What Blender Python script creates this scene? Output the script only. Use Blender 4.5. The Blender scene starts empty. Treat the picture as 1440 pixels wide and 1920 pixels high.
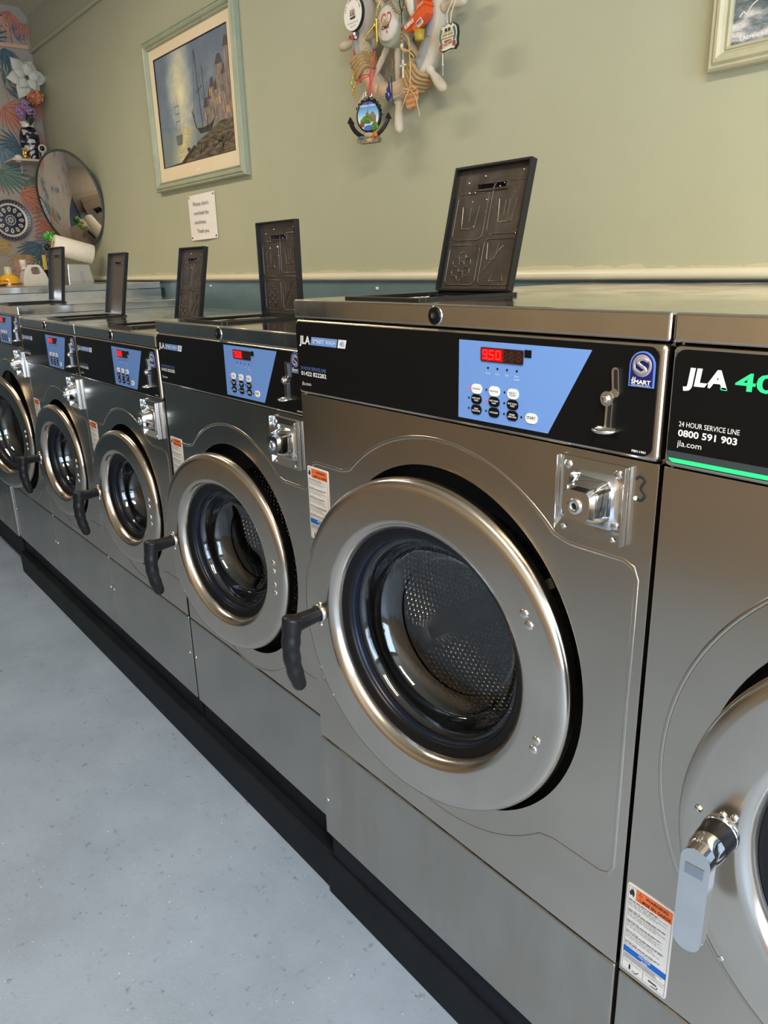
import bpy, bmesh, math, random
from mathutils import Vector, Matrix, Euler
random.seed(7)
PI = math.pi
scn = bpy.context.scene
C = scn.collection

# ------------------------------------------------------------------ camera
camd = bpy.data.cameras.new('camera'); cam = bpy.data.objects.new('camera', camd); C.objects.link(cam)
camd.sensor_fit = 'HORIZONTAL'; camd.sensor_width = 36.0
camd.lens = 1431.5 / 1440 * 36.0
camd.clip_start = 0.02
cam.matrix_world = Matrix(((0.62702, -0.22533, 0.74570, 0.45784), (0.77858, 0.21266, -0.59041, -0.75965), (-0.02555, 0.95079, 0.30878, 1.38628), (0, 0, 0, 1)))
scn.camera = cam

# ------------------------------------------------------------------ world, daylight, lamps, exposure
w = bpy.data.worlds.new('daylight'); scn.world = w; w.use_nodes = True
bg = w.node_tree.nodes['Background']; bg.inputs[0].default_value = (0.62, 0.78, 1.0, 1); bg.inputs[1].default_value = 8.5

def area(name, loc, rot, sx, sy, power, col, portal=False):
    l = bpy.data.lights.new(name, 'AREA'); l.shape = 'RECTANGLE'; l.size = sx; l.size_y = sy
    l.energy = power; l.color = col
    o = bpy.data.objects.new(name, l); o.location = loc; o.rotation_euler = rot; C.objects.link(o)
    if portal: l.cycles.is_portal = True
    return o
WX0, WX1, WY0, WY1, WZ = -4.95, 3.0, -3.0, 0.9, 2.89
area('window_portal', (WX1 + .02, -1.35, 1.5), (0, PI / 2, 0), 2.2, 2.9, 1, (1, 1, 1), True)
area('ceiling_lamp', (0.9, -0.9, 2.80), (0, 0, 0), 1.3, .22, 76, (1.0, 0.83, 0.60))
area('ceiling_lamp', (-2.9, -0.5, 2.80), (0, 0, 0), 1.3, .22, 30, (1.0, 0.83, 0.60))
scn.view_settings.view_transform = 'Standard'; scn.view_settings.look = 'None'
scn.view_settings.exposure = 0.15; scn.view_settings.gamma = 1.0; scn.view_settings.use_curve_mapping = False
scn.cycles.max_bounces = 8; scn.cycles.transparent_max_bounces = 16
scn.cycles.glossy_bounces = 5; scn.cycles.sample_clamp_indirect = 4.0
scn.cycles.caustics_reflective = True

# ------------------------------------------------------------------ materials
M = {}
def mat(name, col, rough=.5, metal=0.0, emit=None, es=0, spec=.5, alpha=1, coat=0):
    if name in M: return M[name]
    m = bpy.data.materials.new(name); m.use_nodes = True
    b = m.node_tree.nodes['Principled BSDF']
    b.inputs['Base Color'].default_value = (*col, 1); b.inputs['Roughness'].default_value = rough
    b.inputs['Metallic'].default_value = metal; b.inputs['Specular IOR Level'].default_value = spec
    b.inputs['Coat Weight'].default_value = coat
    if emit: b.inputs['Emission Color'].default_value = (*emit, 1); b.inputs['Emission Strength'].default_value = es
    m.diffuse_color = (*col, 1)
    M[name] = m; return m
def N(m, t, **kw):
    n = m.node_tree.nodes.new(t)
    for k, v in kw.items(): setattr(n, k, v)
    return n
def L(m, a, b): m.node_tree.links.new(a, b)
def noise(m, scale, vec=(1, 1, 1), detail=4, rough=.6, coord='Object', rot=(0, 0, 0)):
    tc = N(m, 'ShaderNodeTexCoord'); mp = N(m, 'ShaderNodeMapping'); mp.inputs['Scale'].default_value = vec
    mp.inputs['Rotation'].default_value = rot
    n = N(m, 'ShaderNodeTexNoise'); n.inputs['Scale'].default_value = scale; n.inputs['Detail'].default_value = detail
    n.inputs['Roughness'].default_value = rough
    L(m, tc.outputs[coord], mp.inputs[0]); L(m, mp.outputs[0], n.inputs['Vector'])
    return n
def ramp(m, src, stops):
    r = N(m, 'ShaderNodeValToRGB'); e = r.color_ramp.elements
    while len(e) < len(stops): e.new(.5)
    for i, (p, c) in enumerate(stops):
        e[i].position = p; e[i].color = (*c, 1) if len(c) == 3 else c
    L(m, src, r.inputs[0]); return r
def noisy(name, c0, c1, scale=4, rough=.5, metal=0, vec=(1, 1, 1), lo=.35, hi=.65, bump=0, bscale=60, r2=None, detail=4, spec=.5):
    if name in M: return M[name]
    m = mat(name, c0, rough, metal, spec=spec); b = m.node_tree.nodes['Principled BSDF']
    n = noise(m, scale, vec, detail); r = ramp(m, n.outputs[0], [(lo, c0), (hi, c1)]); L(m, r.outputs[0], b.inputs['Base Color'])
    if r2 is not None:
        rr = N(m, 'ShaderNodeMapRange'); rr.inputs[1].default_value = lo; rr.inputs[2].default_value = hi
        rr.inputs[3].default_value = rough; rr.inputs[4].default_value = r2
        L(m, n.outputs[0], rr.inputs[0]); L(m, rr.outputs[0], b.inputs['Roughness'])
    if bump:
        n2 = noise(m, bscale, vec, 3); bp = N(m, 'ShaderNodeBump'); bp.inputs['Strength'].default_value = bump
        bp.inputs['Distance'].default_value = .002; L(m, n2.outputs[0], bp.inputs['Height']); L(m, bp.outputs[0], b.inputs['Normal'])
    return m
def steel(name, col, rough, grain=(1.5, 1.5, 260), strength=.10, smudge=.12, sm_scale=7, streak=False, detail=4):
    m = mat(name, col, rough, 1.0); b = m.node_tree.nodes['Principled BSDF']
    n = noise(m, 1.0, grain, 3, .7)
    bp = N(m, 'ShaderNodeBump'); bp.inputs['Strength'].default_value = strength; bp.inputs['Distance'].default_value = .001
    L(m, n.outputs[0], bp.inputs['Height']); L(m, bp.outputs[0], b.inputs['Normal'])
    n2 = noise(m, sm_scale, (1.6, 1.6, .55) if streak else (1, 1, 1), detail, .6)
    rr = N(m, 'ShaderNodeMapRange'); rr.inputs[1].default_value = .42; rr.inputs[2].default_value = .66
    rr.interpolation_type = 'SMOOTHSTEP'; rr.inputs[3].default_value = rough; rr.inputs[4].default_value = rough + smudge
    L(m, n2.outputs[0], rr.inputs[0]); L(m, rr.outputs[0], b.inputs['Roughness'])
    d = tuple(c * .93 for c in col); u = tuple(min(1, c * 1.03) for c in col)
    r = ramp(m, n2.outputs[0], [(.38, u), (.66, d)]); r.color_ramp.interpolation = 'EASE'; L(m, r.outputs[0], b.inputs['Base Color'])
    return m
S_FRONT = steel('brushed_steel', (.60, .54, .46), .19, smudge=.05, sm_scale=3, strength=.03, detail=2)
S_LOW = steel('smeared_brushed_steel', (.48, .45, .40), .22, smudge=.20, sm_scale=6, streak=True, strength=.02, detail=2)
S_LOWF = steel('lower_brushed_steel', (.46, .44, .40), .20, smudge=.04, sm_scale=3, strength=.02, detail=2)
S_TOP = steel('lid_steel', (.78, .73, .65), .09, grain=(160, 1.5, 1.5), strength=.03, smudge=.10)
S_DOOR = steel('door_steel', (.66, .60, .52), .17, grain=(120, 120, 120), strength=.015, smudge=.06, sm_scale=5, detail=3)
S_SIDE = steel('cabinet_steel', (.6, .58, .54), .2, strength=.03)
CHROME = mat('chrome', (.80, .80, .80), .07, 1.0)
SCREW = mat('screw_steel', (.72, .70, .66), .18, 1.0)
BLACK = mat('black_panel', (.006, .006, .006), .28, spec=.16)
BLKPL = noisy('black_plastic', (.008, .008, .009), (.013, .014, .015), 30, .36, spec=.3)
RUBBER = mat('black_rubber', (.005, .005, .006), .35, spec=.25)
NAVY = mat('dark_blue_seal', (.005, .008, .018), .3, spec=.35)
VOID = mat('dark_cavity', (.006, .006, .006), .8)
BLUE = mat('panel_blue', (.155, .31, .70), .4)
DBLUE = mat('badge_blue', (.012, .012, .13), .25)
LBLUE = mat('badge_light_blue', (.10, .22, .65), .3)
WHITE = mat('print_white', (.82, .82, .80), .5)
GREEN = mat('print_green', (.03, .78, .28), .5)
GREY = mat('print_grey', (.035, .05, .055), .35)
PBLUE = mat('print_blue', (.10, .19, .42), .5)
ORANGE = mat('label_orange', (.90, .17, .03), .5)
LABEL = mat('label_white', (.78, .77, .74), .5)
LBLU = mat('label_blue', (.0, .13, .55), .5)
PRINT = mat('print_black', (.015, .015, .015), .6)
PGREY = mat('fine_print', (.25, .25, .26), .6)
PLATE = mat('zinc_plate', (.66, .66, .64), .16, 1.0); BRIGHT = mat('nickel', (.82, .80, .76), .22, 1.0)
SILV = mat('badge_silver', (.52, .50, .55), .25, .6)
DISP = mat('display_window', (.035, .010, .008), .15)
SEGOFF = mat('display_segment_off', (.055, .03, .025), .3)
LED = mat('display_segment_lit', (.9, .02, .02), .4, emit=(1, .02, .02), es=2.2)
LEDGLOW = mat('display_window_lit', (.25, .0, .0), .3, emit=(1, .0, .0), es=.45)
PLINTH = noisy('black_plinth', (.007, .009, .012), (.011, .013, .017), 8, .5, spec=.1)

# dispenser lid plastic, wet-looking
LIDPL = noisy('brown_black_plastic', (.045, .035, .027), (.060, .048, .038), 22, .13, spec=.75, r2=.3, bump=.06, bscale=60)
LIDRIM = mat('dark_plastic_rim', (.010, .010, .010), .3, spec=.35)

def drum_mat():
    m = mat('perforated_drum', (.30, .29, .28), .3, 1.0); b = m.node_tree.nodes['Principled BSDF']
    uv = N(m, 'ShaderNodeUVMap')
    def m2(op, a, bb):
        n = N(m, 'ShaderNodeMath', operation=op)
        for i, v in enumerate((a, bb)):
            if v is None: continue
            if isinstance(v, (int, float)): n.inputs[i].default_value = v
            else: L(m, v, n.inputs[i])
        return n.outputs[0]
    sp = N(m, 'ShaderNodeSeparateXYZ'); L(m, uv.outputs[0], sp.inputs[0])
    s = .0115
    u = m2('DIVIDE', sp.outputs[0], s); v = m2('DIVIDE', sp.outputs[1], s * .866)
    row = m2('FLOOR', v, None); odd = m2('MODULO', m2('ABSOLUTE', row, None), 2)
    uu = m2('ADD', u, m2('MULTIPLY', odd, .5))
    fu = m2('SUBTRACT', m2('FRACT', uu, None), .5); fv = m2('MULTIPLY', m2('SUBTRACT', m2('FRACT', v, None), .5), .866)
    d = m2('SQRT', m2('ADD', m2('MULTIPLY', fu, fu), m2('MULTIPLY', fv, fv)), None)
    r = ramp(m, d, [(0, (.0, .0, .0)), (.22, (.0, .0, .0)), (.27, (.85, .84, .82)), (.38, (.30, .29, .28))])  # black holes; the pale rims paint in the glints on the dimples
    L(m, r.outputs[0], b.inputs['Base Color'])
    h = ramp(m, d, [(.15, (0, 0, 0)), (.45, (1, 1, 1))]); bp = N(m, 'ShaderNodeBump'); bp.inputs['Strength'].default_value = .9; bp.inputs['Distance'].default_value = .003
    L(m, h.outputs[0], bp.inputs['Height']); L(m, bp.outputs[0], b.inputs['Normal'])
    return m
DRUM = drum_mat()
def thin_glass():
    m = bpy.data.materials.new('door_glass'); m.use_nodes = True; nt = m.node_tree
    nt.nodes.remove(nt.nodes['Principled BSDF']); out = nt.nodes['Material Output']
    tr = N(m, 'ShaderNodeBsdfTransparent'); tr.inputs[0].default_value = (.86, .88, .88, 1)
    gl = N(m, 'ShaderNodeBsdfGlossy'); gl.inputs['Roughness'].default_value = .03; gl.inputs[0].default_value = (.95, .97, 1, 1)
    fr = N(m, 'ShaderNodeFresnel'); fr.inputs[0].default_value = 1.5; mx = N(m, 'ShaderNodeMixShader')
    mu = N(m, 'ShaderNodeMath', operation='MULTIPLY_ADD'); mu.inputs[1].default_value = 1.5; mu.inputs[2].default_value = .02; mu.use_clamp = True
    L(m, fr.outputs[0], mu.inputs[0]); L(m, mu.outputs[0], mx.inputs[0])
    L(m, tr.outputs[0], mx.inputs[1]); L(m, gl.outputs[0], mx.inputs[2]); L(m, mx.outputs[0], out.inputs[0])
    M['door_glass'] = m; return m
GLASS = thin_glass()

# ------------------------------------------------------------------ mesh builder
_txt = {}
def text2d(s, offset=0.0, shear=0.0):
    k = (s, offset, shear)
    if k in _txt: return _txt[k]
    cu = bpy.data.curves.new('t', 'FONT'); cu.body = s; cu.size = 1; cu.resolution_u = 3; cu.offset = offset; cu.shear = shear
    cu.fill_mode = 'FRONT'
    ob = bpy.data.objects.new('t', cu); me = bpy.data.meshes.new_from_object(ob)
    vs = [v.co.copy() for v in me.vertices]; fs = [tuple(p.vertices) for p in me.polygons]
    bpy.data.objects.remove(ob); bpy.data.curves.remove(cu); bpy.data.meshes.remove(me)
    xs = [v.x for v in vs] or [0]; w0, w1 = min(xs), max(xs)
    _txt[k] = (vs, fs, w0, w1); return _txt[k]

class MB:
    def __init__(s): s.v = []; s.f = []; s.m = []; s.sm = []; s.mats = []; s.uv = {}
    def mi(s, m):
        if m not in s.mats: s.mats.append(m)
        return s.mats.index(m)
    def add(s, vs, fs, m, T=None, smooth=False, uvs=None):
        b = len(s.v); k = s.mi(m)
        s.v += [tuple((T @ Vector(p)) if T else p) for p in vs]
        for i, f in enumerate(fs):
            s.f.append(tuple(b + j for j in f)); s.m.append(k); s.sm.append(smooth)
            if uvs: s.uv[len(s.f) - 1] = [uvs[j] for j in f] if not isinstance(uvs, list) or not isinstance(uvs[0], list) else uvs[i]
        return s
    def box(s, a, b, m, T=None):
        x0, y0, z0 = a; x1, y1, z1 = b
        return s.add([(x0, y0, z0), (x1, y0, z0), (x1, y1, z0), (x0, y1, z0), (x0, y0, z1), (x1, y0, z1), (x1, y1, z1), (x0, y1, z1)],
                     [(0, 3, 2, 1), (4, 5, 6, 7), (0, 1, 5, 4), (1, 2, 6, 5), (2, 3, 7, 6), (3, 0, 4, 7)], m, T)
    def prism(s, pts, y0, y1, m, T=None, smooth=False):
        # pts: (x,z) counter-clockwise seen from the front (-y); front face at y0, back at y1
        n = len(pts); vs = [(x, y0, z) for x, z in pts] + [(x, y1, z) for x, z in pts]
        fs = [tuple(range(n)), tuple(range(2 * n - 1, n - 1, -1))]
        s.add(vs, fs, m, T)
        return s.add(vs, [(i, i + n, (i + 1) % n + n, (i + 1) % n) for i in range(n)], m, T, smooth)
    def flat(s, pts, y, m, T=None):
        return s.add([(x, y, z) for x, z in pts], [tuple(range(len(pts)))], m, T)
    def lathe(s, prof, m, T=None, seg=64, a0=0, a1=2 * PI, smooth=True, caps=False):
        # prof: (r, y) turned about the y axis
        full = abs(a1 - a0 - 2 * PI) < 1e-6; n = seg if full else seg + 1
        vs = []; fs = []
        for r, y in prof:
            for i in range(n):
                a = a0 + (a1 - a0) * i / seg; vs.append((r * math.cos(a), y, r * math.sin(a)))
        for j in range(len(prof) - 1):
            for i in range(seg):
                i2 = (i + 1) % n
                fs.append((j * n + i, j * n + i2, (j + 1) * n + i2, (j + 1) * n + i))
        s.add(vs, fs, m, T, smooth)
        if caps:
            s.add(vs[:n], [tuple(range(n))], m, T); s.add(vs[-n:], [tuple(range(n - 1, -1, -1))], m, T)
        return s
    def tube(s, pts, r, m, T=None, seg=8, closed=False, flat=1.0, caps=True):
        P = [Vector(p) for p in pts]; n = len(P); rr = r if isinstance(r, (list, tuple)) else [r] * n
        vs = []; fs = []; up = None
        for i, p in enumerate(P):
            if closed: t = P[(i + 1) % n] - P[i - 1]
            else: t = P[min(i + 1, n - 1)] - P[max(i - 1, 0)]
            t = t.normalized() if t.length > 1e-9 else Vector((0, 0, 1))
            if up is None: up = t.orthogonal().normalized()
            up = (up - t * up.dot(t)); up = up.normalized() if up.length > 1e-6 else t.orthogonal().normalized()
            b = t.cross(up)
            for k in range(seg):
                a = 2 * PI * k / seg; q = p + up * (math.cos(a) * rr[i]) + b * (math.sin(a) * rr[i])
                if flat != 1.0: q.y = p.y + (q.y - p.y) * flat
                vs.append(tuple(q))
        m_ = n if closed else n - 1
        for i in range(m_):
            j = (i + 1) % n
            for k in range(seg):
                k2 = (k + 1) % seg; fs.append((i * seg + k, i * seg + k2, j * seg + k2, j * seg + k))
        s.add(vs, fs, m, T, True)
        if caps and not closed:
            s.add(vs[:seg], [tuple(range(seg - 1, -1, -1))], m, T); s.add(vs[-seg:], [tuple(range(seg))], m, T)
        return s
    def ball(s, c, r, m, T=None, seg=16, ring=10):
        rx, ry, rz = r if isinstance(r, (tuple, list)) else (r, r, r)
        vs = [(c[0], c[1], c[2] + rz)]; fs = []
        for j in range(1, ring):
            for i in range(seg):
                a = 2 * PI * i / seg; p = PI * j / ring
                vs.append((c[0] + rx * math.sin(p) * math.cos(a), c[1] + ry * math.sin(p) * math.sin(a), c[2] + rz * math.cos(p)))
        vs.append((c[0], c[1], c[2] - rz)); e = len(vs) - 1
        for i in range(seg):
            i2 = (i + 1) % seg; fs.append((0, 1 + i, 1 + i2)); fs.append((e, 1 + (ring - 2) * seg + i2, 1 + (ring - 2) * seg + i))
            for j in range(ring - 2): fs.append((1 + j * seg + i, 1 + (j + 1) * seg + i, 1 + (j + 1) * seg + i2, 1 + j * seg + i2))
        return s.add(vs, fs, m, T, True)
    def text(s, t, x, z, h, m, y=0.0, T=None, width=None, bold=0.0, align='l', shear=0.0, rot=0.0, fit=None):
        # h = cap height; width fixes the total length
        vs, fs, w0, w1 = text2d(t, bold, shear)
        sc = h / .70; sx = sc
        if width: sx = width / max(1e-6, w1 - w0)
        off = {'l': 0, 'c': -(w1 - w0) * sx / 2, 'r': -(w1 - w0) * sx}[align]
        cr, sr = math.cos(rot), math.sin(rot); o = []
        for v in vs:
            px = (v.x - w0) * sx + off; pz = v.y * sc
            o.append((x + px * cr - pz * sr, y, z + px * sr + pz * cr))
        return s.add(o, fs, m, T)
    def build(s, name, parent=None, loc=None, rot=None, bevel=0, bseg=2, ang=40, solid=0, subsurf=0):
        me = bpy.data.meshes.new(name); me.from_pydata(s.v, [], s.f)
        for m in s.mats: me.materials.append(m)
        me.polygons.foreach_set('material_index', s.m); me.polygons.foreach_set('use_smooth', s.sm)
        if s.uv:
            ul = me.uv_layers.new(name='UVMap')
            for fi, us in s.uv.items():
                for li, u in zip(me.polygons[fi].loop_indices, us): ul.data[li].uv = u
        me.update()
        o = bpy.data.objects.new(name, me); C.objects.link(o)
        if parent: o.parent = parent
        if loc: o.location = loc
        if rot: o.rotation_euler = rot
        if solid: sm = o.modifiers.new('solid', 'SOLIDIFY'); sm.thickness = solid; sm.offset = 0
        if bevel:
            b = o.modifiers.new('bevel', 'BEVEL'); b.width = bevel; b.segments = bseg; b.limit_method = 'ANGLE'; b.angle_limit = math.radians(ang)
            b.harden_normals = False
        if subsurf: ss = o.modifiers.new('sub', 'SUBSURF'); ss.levels = subsurf; ss.render_levels = subsurf
        return o

def tag(o, label=None, cat=None, group=None, kind=None):
    if label: o['label'] = label
    if cat: o['category'] = cat
    if group: o['group'] = group
    if kind: o['kind'] = kind
    return o
def thing(name, label, cat, loc=(0, 0, 0), rot=(0, 0, 0), group=None):
    o = bpy.data.objects.new(name, None); o.empty_display_size = .05; C.objects.link(o)
    o.location = loc; o.rotation_euler = rot; return tag(o, label, cat, group)
def struct(o): o['kind'] = 'structure'; return o
def rrect(x0, z0, x1, z1, r, n=5):
    o = []
    for cx, cz, a in ((x1 - r, z0 + r, -PI / 2), (x1 - r, z1 - r, 0), (x0 + r, z1 - r, PI / 2), (x0 + r, z0 + r, PI)):
        for i in range(n + 1):
            t = a + PI / 2 * i / n; o.append((cx + r * math.cos(t), cz + r * math.sin(t)))
    return o
def circ(cx, cz, r, n=24, rz=None): return [(cx + r * math.cos(2 * PI * i / n), cz + (rz or r) * math.sin(2 * PI * i / n)) for i in range(n)]
def spline(pts, k=6, closed=False):
    P = [Vector(p) for p in pts]; n = len(P); o = []
    rng = range(n) if closed else range(n - 1)
    for i in rng:
        p0 = P[i - 1] if (closed or i > 0) else P[i]; p1 = P[i]; p2 = P[(i + 1) % n]; p3 = P[(i + 2) % n] if (closed or i + 2 < n) else P[min(i + 1, n - 1)]
        for j in range(k):
            t = j / k; o.append(.5 * ((2 * p1) + (-p0 + p2) * t + (2 * p0 - 5 * p1 + 4 * p2 - p3) * t * t + (-p0 + 3 * p1 - 3 * p2 + p3) * t ** 3))
    if not closed: o.append(P[-1])
    return o
def hole_plate(mb, x0, z0, x1, z1, cx, cz, r, y0, y1, m, n=96):
    angs = sorted([2 * PI * i / n for i in range(n)] + [math.atan2(z - cz, x - cx) % (2 * PI) for x in (x0, x1) for z in (z0, z1)])
    inn = []; out = []
    for a in angs:
        c, s_ = math.cos(a), math.sin(a); inn.append((cx + r * c, cz + r * s_))
        t = min(((x1 - cx) / c if c > 1e-9 else (x0 - cx) / c if c < -1e-9 else 1e9), ((z1 - cz) / s_ if s_ > 1e-9 else (z0 - cz) / s_ if s_ < -1e-9 else 1e9))
        out.append((cx + t * c, cz + t * s_))
    k = len(angs); vs = [(x, y0, z) for x, z in inn] + [(x, y0, z) for x, z in out] + [(x, y1, z) for x, z in inn] + [(x, y1, z) for x, z in out]
    fs = []
    for i in range(k):
        j = (i + 1) % k
        fs += [(i, k + i, k + j, j), (k + i, 3 * k + i, 3 * k + j, k + j), (i, j, 2 * k + j, 2 * k + i), (2 * k + i, 2 * k + j, 3 * k + j, 3 * k + i)]
    mb.add(vs, fs, m)

# ------------------------------------------------------------------ room shell
def wall_paint():
    m = mat('sage_wall_paint', (.44, .455, .33), .42, spec=.35); b = m.node_tree.nodes['Principled BSDF']
    n = noise(m, 1.6, (1, 1, 1), 5); 
    tc = N(m, 'ShaderNodeTexCoord'); sp = N(m, 'ShaderNodeSeparateXYZ'); L(m, tc.outputs['Object'], sp.inputs[0])
    # ragged boundary between sage and blue-grey paint just behind the dado rail
    cmp_ = N(m, 'ShaderNodeMath', operation='GREATER_THAN'); cmp_.inputs[1].default_value = 1.347; L(m, sp.outputs[2], cmp_.inputs[0])
    r = ramp(m, n.outputs[0], [(.3, (.42, .44, .315)), (.7, (.45, .465, .34))])
    n2 = noise(m, 9, (1, 1, 3), 4); r2 = ramp(m, n2.outputs[0], [(.4, (.115, .19, .215)), (.7, (.135, .215, .24))])
    # scuffed cream paint along the rail top
    n3 = noise(m, 22, (.5, 1, 2.2), 5); add = N(m, 'ShaderNodeMath', operation='MULTIPLY_ADD'); add.inputs[1].default_value = .05; L(m, n3.outputs[0], add.inputs[0]); add.inputs[2].default_value = 1.343
    lt = N(m, 'ShaderNodeMath', operation='LESS_THAN'); L(m, sp.outputs[2], lt.inputs[0]); L(m, add.outputs[0], lt.inputs[1])
    mx0 = N(m, 'ShaderNodeMixRGB'); L(m, lt.outputs[0], mx0.inputs[0]); L(m, r.outputs[0], mx0.inputs[1]); mx0.inputs[2].default_value = (.55, .52, .36, 1)
    mx = N(m, 'ShaderNodeMixRGB'); L(m, cmp_.outputs[0], mx.inputs[0]); L(m, r2.outputs[0], mx.inputs[1]); L(m, mx0.outputs[0], mx.inputs[2])
    L(m, mx.outputs[0], b.inputs['Base Color'])
    n4 = noise(m, 90, (1, 1, 1), 3); bp = N(m, 'ShaderNodeBump'); bp.inputs['Strength'].default_value = .12; bp.inputs['Distance'].default_value = .003
    L(m, n4.outputs[0], bp.inputs['Height']); L(m, bp.outputs[0], b.inputs['Normal'])
    return m
WALL = wall_paint()
def floor_mat():
    m = mat('painted_concrete', (.30, .34, .40), .42, spec=.4); b = m.node_tree.nodes['Principled BSDF']
    n = noise(m, 2.2, (1, 1, 1), 8, .65); r = ramp(m, n.outputs[0], [(.32, (.225, .29, .38)), (.5, (.265, .34, .45)), (.7, (.315, .395, .515))])
    n2 = noise(m, 38, (1, 1, 1), 5, .7); d = ramp(m, n2.outputs[0], [(.30, (.25, .25, .25)), (.40, (1, 1, 1))])
    n3 = noise(m, 120, (1, 1, 1), 2, .5); l = ramp(m, n3.outputs[0], [(.70, (0, 0, 0)), (.78, (.40, .40, .40))])
    mu = N(m, 'ShaderNodeMixRGB', blend_type='MULTIPLY'); mu.inputs[0].default_value = .6; L(m, r.outputs[0], mu.inputs[1]); L(m, d.outputs[0], mu.inputs[2])
    ad = N(m, 'ShaderNodeMixRGB', blend_type='ADD'); ad.inputs[0].default_value = .8; L(m, mu.outputs[0], ad.inputs[1]); L(m, l.outputs[0], ad.inputs[2])
    L(m, ad.outputs[0], b.inputs['Base Color'])
    bp = N(m, 'ShaderNodeBump'); bp.inputs['Strength'].default_value = .35; bp.inputs['Distance'].default_value = .002
    n5 = noise(m, 160, (1, 1, 1), 4); L(m, n5.outputs[0], bp.inputs['Height']); L(m, bp.outputs[0], b.inputs['Normal'])
    return m
FLOOR = floor_mat()
CEIL = noisy('cream_ceiling', (.56, .50, .40), (.62, .56, .45), 3, .7)
OPP = noisy('opposite_wall_paint', (.56, .45, .34), (.62, .51, .39), 2, .6)

mb = MB(); mb.box((WX0, WY0, -.1), (WX1, WY1 + .1, 0), FLOOR); struct(mb.build('floor'))
mb = MB(); mb.box((WX0, WY0, WZ), (WX1, WY1 + .1, WZ + .1), CEIL); struct(mb.build('ceiling'))
mb = MB(); mb.box((WX0, WY1, 0), (WX1, WY1 + .12, WZ), WALL); struct(mb.build('wall_back'))
LOWB = noisy('tan_lower_wall', (.50, .40, .29), (.54, .44, .32), 3, .5)
mb = MB(); mb.box((WX0, WY0 - .12, 1.25), (WX1, WY0, WZ), OPP); mb.box((WX0, WY0 - .12, 0), (WX1, WY0, 1.25), LOWB); struct(mb.build('wall_opposite'))
CNT = noisy('reflection_brown', (.34, .26, .18), (.40, .31, .215), 5, .5)  # unseen counter block, added to give the steel fronts brown reflections
mb = MB(); mb.box((-4.2, WY0 + .01, .0), (1.9, WY0 + .72, .84), CNT); mb.box((-4.22, WY0 + .005, .84), (1.92, WY0 + .75, .875), noisy('reflection_top_brown', (.36, .28, .20), (.40, .31, .22), 5, .4))
tag(mb.build('added_reflection_counter', bevel=.004), 'unseen brown counter added by the opposite wall for the steel fronts to reflect', 'counter')
mb = MB()
for a, b_ in (((WX1, WY0, 0), (WX1 + .12, WY1, .35)), ((WX1, WY0, 2.65), (WX1 + .12, WY1, WZ)), ((WX1, WY0, .35), (WX1 + .12, -2.8, 2.65)), ((WX1, .1, .35), (WX1 + .12, WY1, 2.65))):
    mb.box(a, b_, OPP)
struct(mb.build('wall_right'))
mb = MB(); FRM = mat('window_frame_paint', (.7, .7, .68), .5)
for y in (-2.8, -1.85, -.9, .05): mb.box((WX1 + .02, y, .35), (WX1 + .08, y + .05, 2.65), FRM)
for z in (.35, 2.60): mb.box((WX1 + .02, -2.8, z), (WX1 + .08, .1, z + .05), FRM)
struct(mb.build('window_1', bevel=.004))
# dado rail and upper ledge
RAIL = noisy('cream_gloss_paint', (.70, .66, .50), (.76, .72, .56), 3, .28)
mb = MB(); pr = [(0, 1.3335), (-.010, 1.3345), (-.016, 1.339), (-.018, 1.347), (-.016, 1.355), (-.010, 1.3600), (0, 1.361)]
def rail(x0, x1):
    vs = [(x, WY1 + y, z) for x in (x0, x1) for y, z in pr]; n = len(pr)
    mb.add(vs, [(i, i + 1, n + i + 1, n + i) for i in range(n - 1)], RAIL, smooth=True)
    mb.add(vs, [tuple(range(n - 1, -1, -1)), tuple(range(n, 2 * n))], RAIL)
rail(WX0, -1.5985); rail(-1.598, WX1)
struct(mb.build('trim_1'))
mb = MB(); mb.box((WX0, WY1 - .016, 2.648), (WX1, WY1, 2.668), WALL); struct(mb.build('trim_2', bevel=.004))
mb = MB(); mb.add([(WX0, WY1 - .045, WZ), (WX1, WY1 - .045, WZ), (WX1, WY1, WZ - .045), (WX0, WY1, WZ - .045), (WX0, WY1, WZ), (WX1, WY1, WZ)], [(0, 3, 2, 1), (0, 1, 5, 4)], WALL); struct(mb.build('trim_4'))

# wallpaper wall (left)
WP = noisy('wallpaper_ground', (.36, .315, .255), (.40, .35, .285), 3, .6)
WT = [mat('leaf_teal', (.055, .105, .135), .6), mat('leaf_coral', (.42, .155, .10), .6), mat('leaf_green', (.10, .16, .135), .6),
      mat('leaf_ochre', (.36, .24, .09), .6), mat('leaf_blush', (.50, .26, .18), .6), mat('leaf_slate', (.11, .165, .20), .6)]
DADO = noisy('slate_dado_paint', (.035, .06, .075), (.05, .08, .095), 3, .5)
WL = {m_.name: mat(m_.name + '_light', tuple(min(.8, c_ * 1.7 + .03) for c_ in m_.diffuse_color[:3]), .6) for m_ in WT}
mb = MB(); mb.box((WX0 - .12, WY0, 0), (WX0, WY1, WZ), WP); mb.box((WX0, WY0, 0), (WX0 + .012, .09, 1.12), DADO)
def wl(y, z): return (WX0 + .0012, y, z)
_k = [0]
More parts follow.
